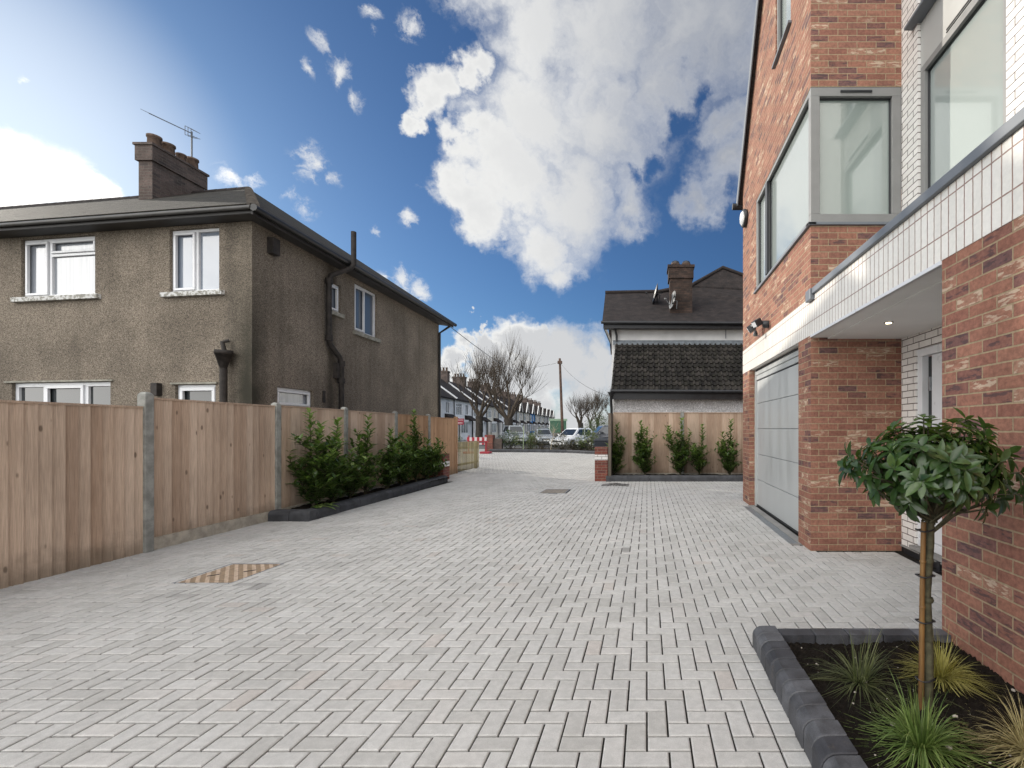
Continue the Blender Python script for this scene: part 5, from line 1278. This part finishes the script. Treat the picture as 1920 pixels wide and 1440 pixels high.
def blobs(lst, soft=1.0, vec=None):
    acc = None
    for px, py, r in lst:
        d_ = t('ShaderNodeVectorMath', {0: vec or DW, 1: tuple(pdir(px,py))}, operation='DISTANCE').outputs['Value']
        v = t.math('MULTIPLY_ADD', d_, -soft/prad(px,py,r), soft)
        acc = v if acc is None else t.math('MAXIMUM', acc, v)
    return acc
fb_, fl_, fs_, fh_ = blobs(big, 1.15), blobs(left, 1.1, DS), blobs(small, .85, DS), blobs(horiz, 1.6)
holes = blobs([(1290,205,42),(1240,300,36),(1205,345,30),(1190,470,60),], 1.0)
fb_ = t.math('SUBTRACT', fb_, t.math('MULTIPLY', t.math('MAXIMUM', holes, 0.0), .75))
F_ = t.math('MAXIMUM', t.math('MAXIMUM', fb_, fl_), fh_)
# broken cloud overhead and behind the viewer, out of view, added to brighten the shade
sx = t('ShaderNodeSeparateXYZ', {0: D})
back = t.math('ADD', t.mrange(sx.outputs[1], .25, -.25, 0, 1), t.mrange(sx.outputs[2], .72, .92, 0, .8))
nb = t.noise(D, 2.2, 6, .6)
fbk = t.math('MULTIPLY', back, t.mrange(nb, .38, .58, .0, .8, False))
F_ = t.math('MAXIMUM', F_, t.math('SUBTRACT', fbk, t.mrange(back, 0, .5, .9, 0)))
nz = t('ShaderNodeTexNoise', {'Vector': DW, 'Scale': 13.0, 'Detail': 9, 'Roughness': .62}).outputs[0]
Fn = t.math('ADD', F_, t.math('MULTIPLY', t.math('SUBTRACT', nz, .5), .85))
soft_ = t.mrange(t('ShaderNodeSeparateXYZ', {0: D}).outputs[0], -.45, .08, .45, 1.35)
mask = t('ShaderNodeMapRange', {0: Fn, 1: -.08, 2: soft_, 3: 0.0, 4: 1.0}, interpolation_type='SMOOTHSTEP').outputs[0]
nz2 = t('ShaderNodeTexNoise', {'Vector': t.scale(DW, (1.0,1.0,1.5)), 'Scale': 22.0, 'Detail': 8, 'Roughness': .62}).outputs[0]
ms_ = t.mrange(t.math('ADD', fs_, t.math('MULTIPLY', t.math('SUBTRACT', nz2, .5), 2.4)), .0, 1.0, 0, .9)
mask = t.math('MAXIMUM', mask, t.math('MULTIPLY', ms_, t.mrange(fs_, -.55, .25, 0, 1)))
wisp = t.mrange(t.math('ADD', F_, t.math('MULTIPLY', t.math('SUBTRACT', nz, .5), 1.3)), -.1, .7, 0, .0)
mask = t.math('MAXIMUM', mask, wisp)
# thin bright rims, greyer bodies away from the sun
nshade = t.noise(DW, 3.2, 5, .55)
core = t.mrange(t.math('ADD', fb_, t.math('MULTIPLY', t.math('SUBTRACT', nshade, .5), .9)), .25, 1.0, 0, 1)
grey = t.mrange(sx.outputs[0], -.28, .18, .25, 1.0)
darkness = t.math('MULTIPLY', core, grey)
hgrey = t.math('MULTIPLY', t.mrange(t.math('ADD', fh_, t.math('MULTIPLY', t.math('SUBTRACT', t.noise(DW, 9, 5, .6), .5), 1.6)), .3, .9, 0, .55), 1.0)
darkness = t.math('MAXIMUM', darkness, hgrey)
bright = t.mix(darkness, CL_HI, CL_LO)
dsun = t('ShaderNodeVectorMath', {0: D, 1: tuple(sd)}, operation='DOT_PRODUCT').outputs['Value']
glow = t.mrange(dsun, .93, 1.0, 0, 1)
bright = t.mix(glow, bright, CL_SUN)
bright = t.mix(t.mrange(sx.outputs[1], .1, -.4, 0, 1), bright, CL_FILL)  # unseen clouds behind the viewer set extra bright as added fill light
skyc = t.mix(1.0, sky.outputs[0], (SKY_S*SKY_T[0], SKY_S*SKY_T[1], SKY_S*SKY_T[2]), 'MULTIPLY')
skyc = t.mix(t.mrange(dsun, .955, 1.0, 0, .5), skyc, (1.05,1.08,1.12))
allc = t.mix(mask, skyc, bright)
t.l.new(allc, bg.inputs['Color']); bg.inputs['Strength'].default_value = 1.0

cam = bpy.data.cameras.new('camera'); cam.sensor_width = 36; cam.lens = FPX/1920*36; cam.shift_x = -(U0-960)/1920; cam.shift_y = (V0-720)/1920; cam.clip_start = .05; cam.clip_end = 2000
co_ = bpy.data.objects.new('camera', cam); COL.objects.link(co_); co_.location = (0,0,CAM_H); co_.rotation_euler = (R(90),0,0); SC.camera = co_
SC.view_settings.view_transform = 'Standard'; SC.view_settings.look = 'None'; SC.view_settings.exposure = EXPO; SC.view_settings.gamma = 1.0
SC.cycles.max_bounces = 6; SC.cycles.diffuse_bounces = 3; SC.cycles.use_denoising = True
w.cycles.sampling_method = 'MANUAL'; w.cycles.sample_map_resolution = 512
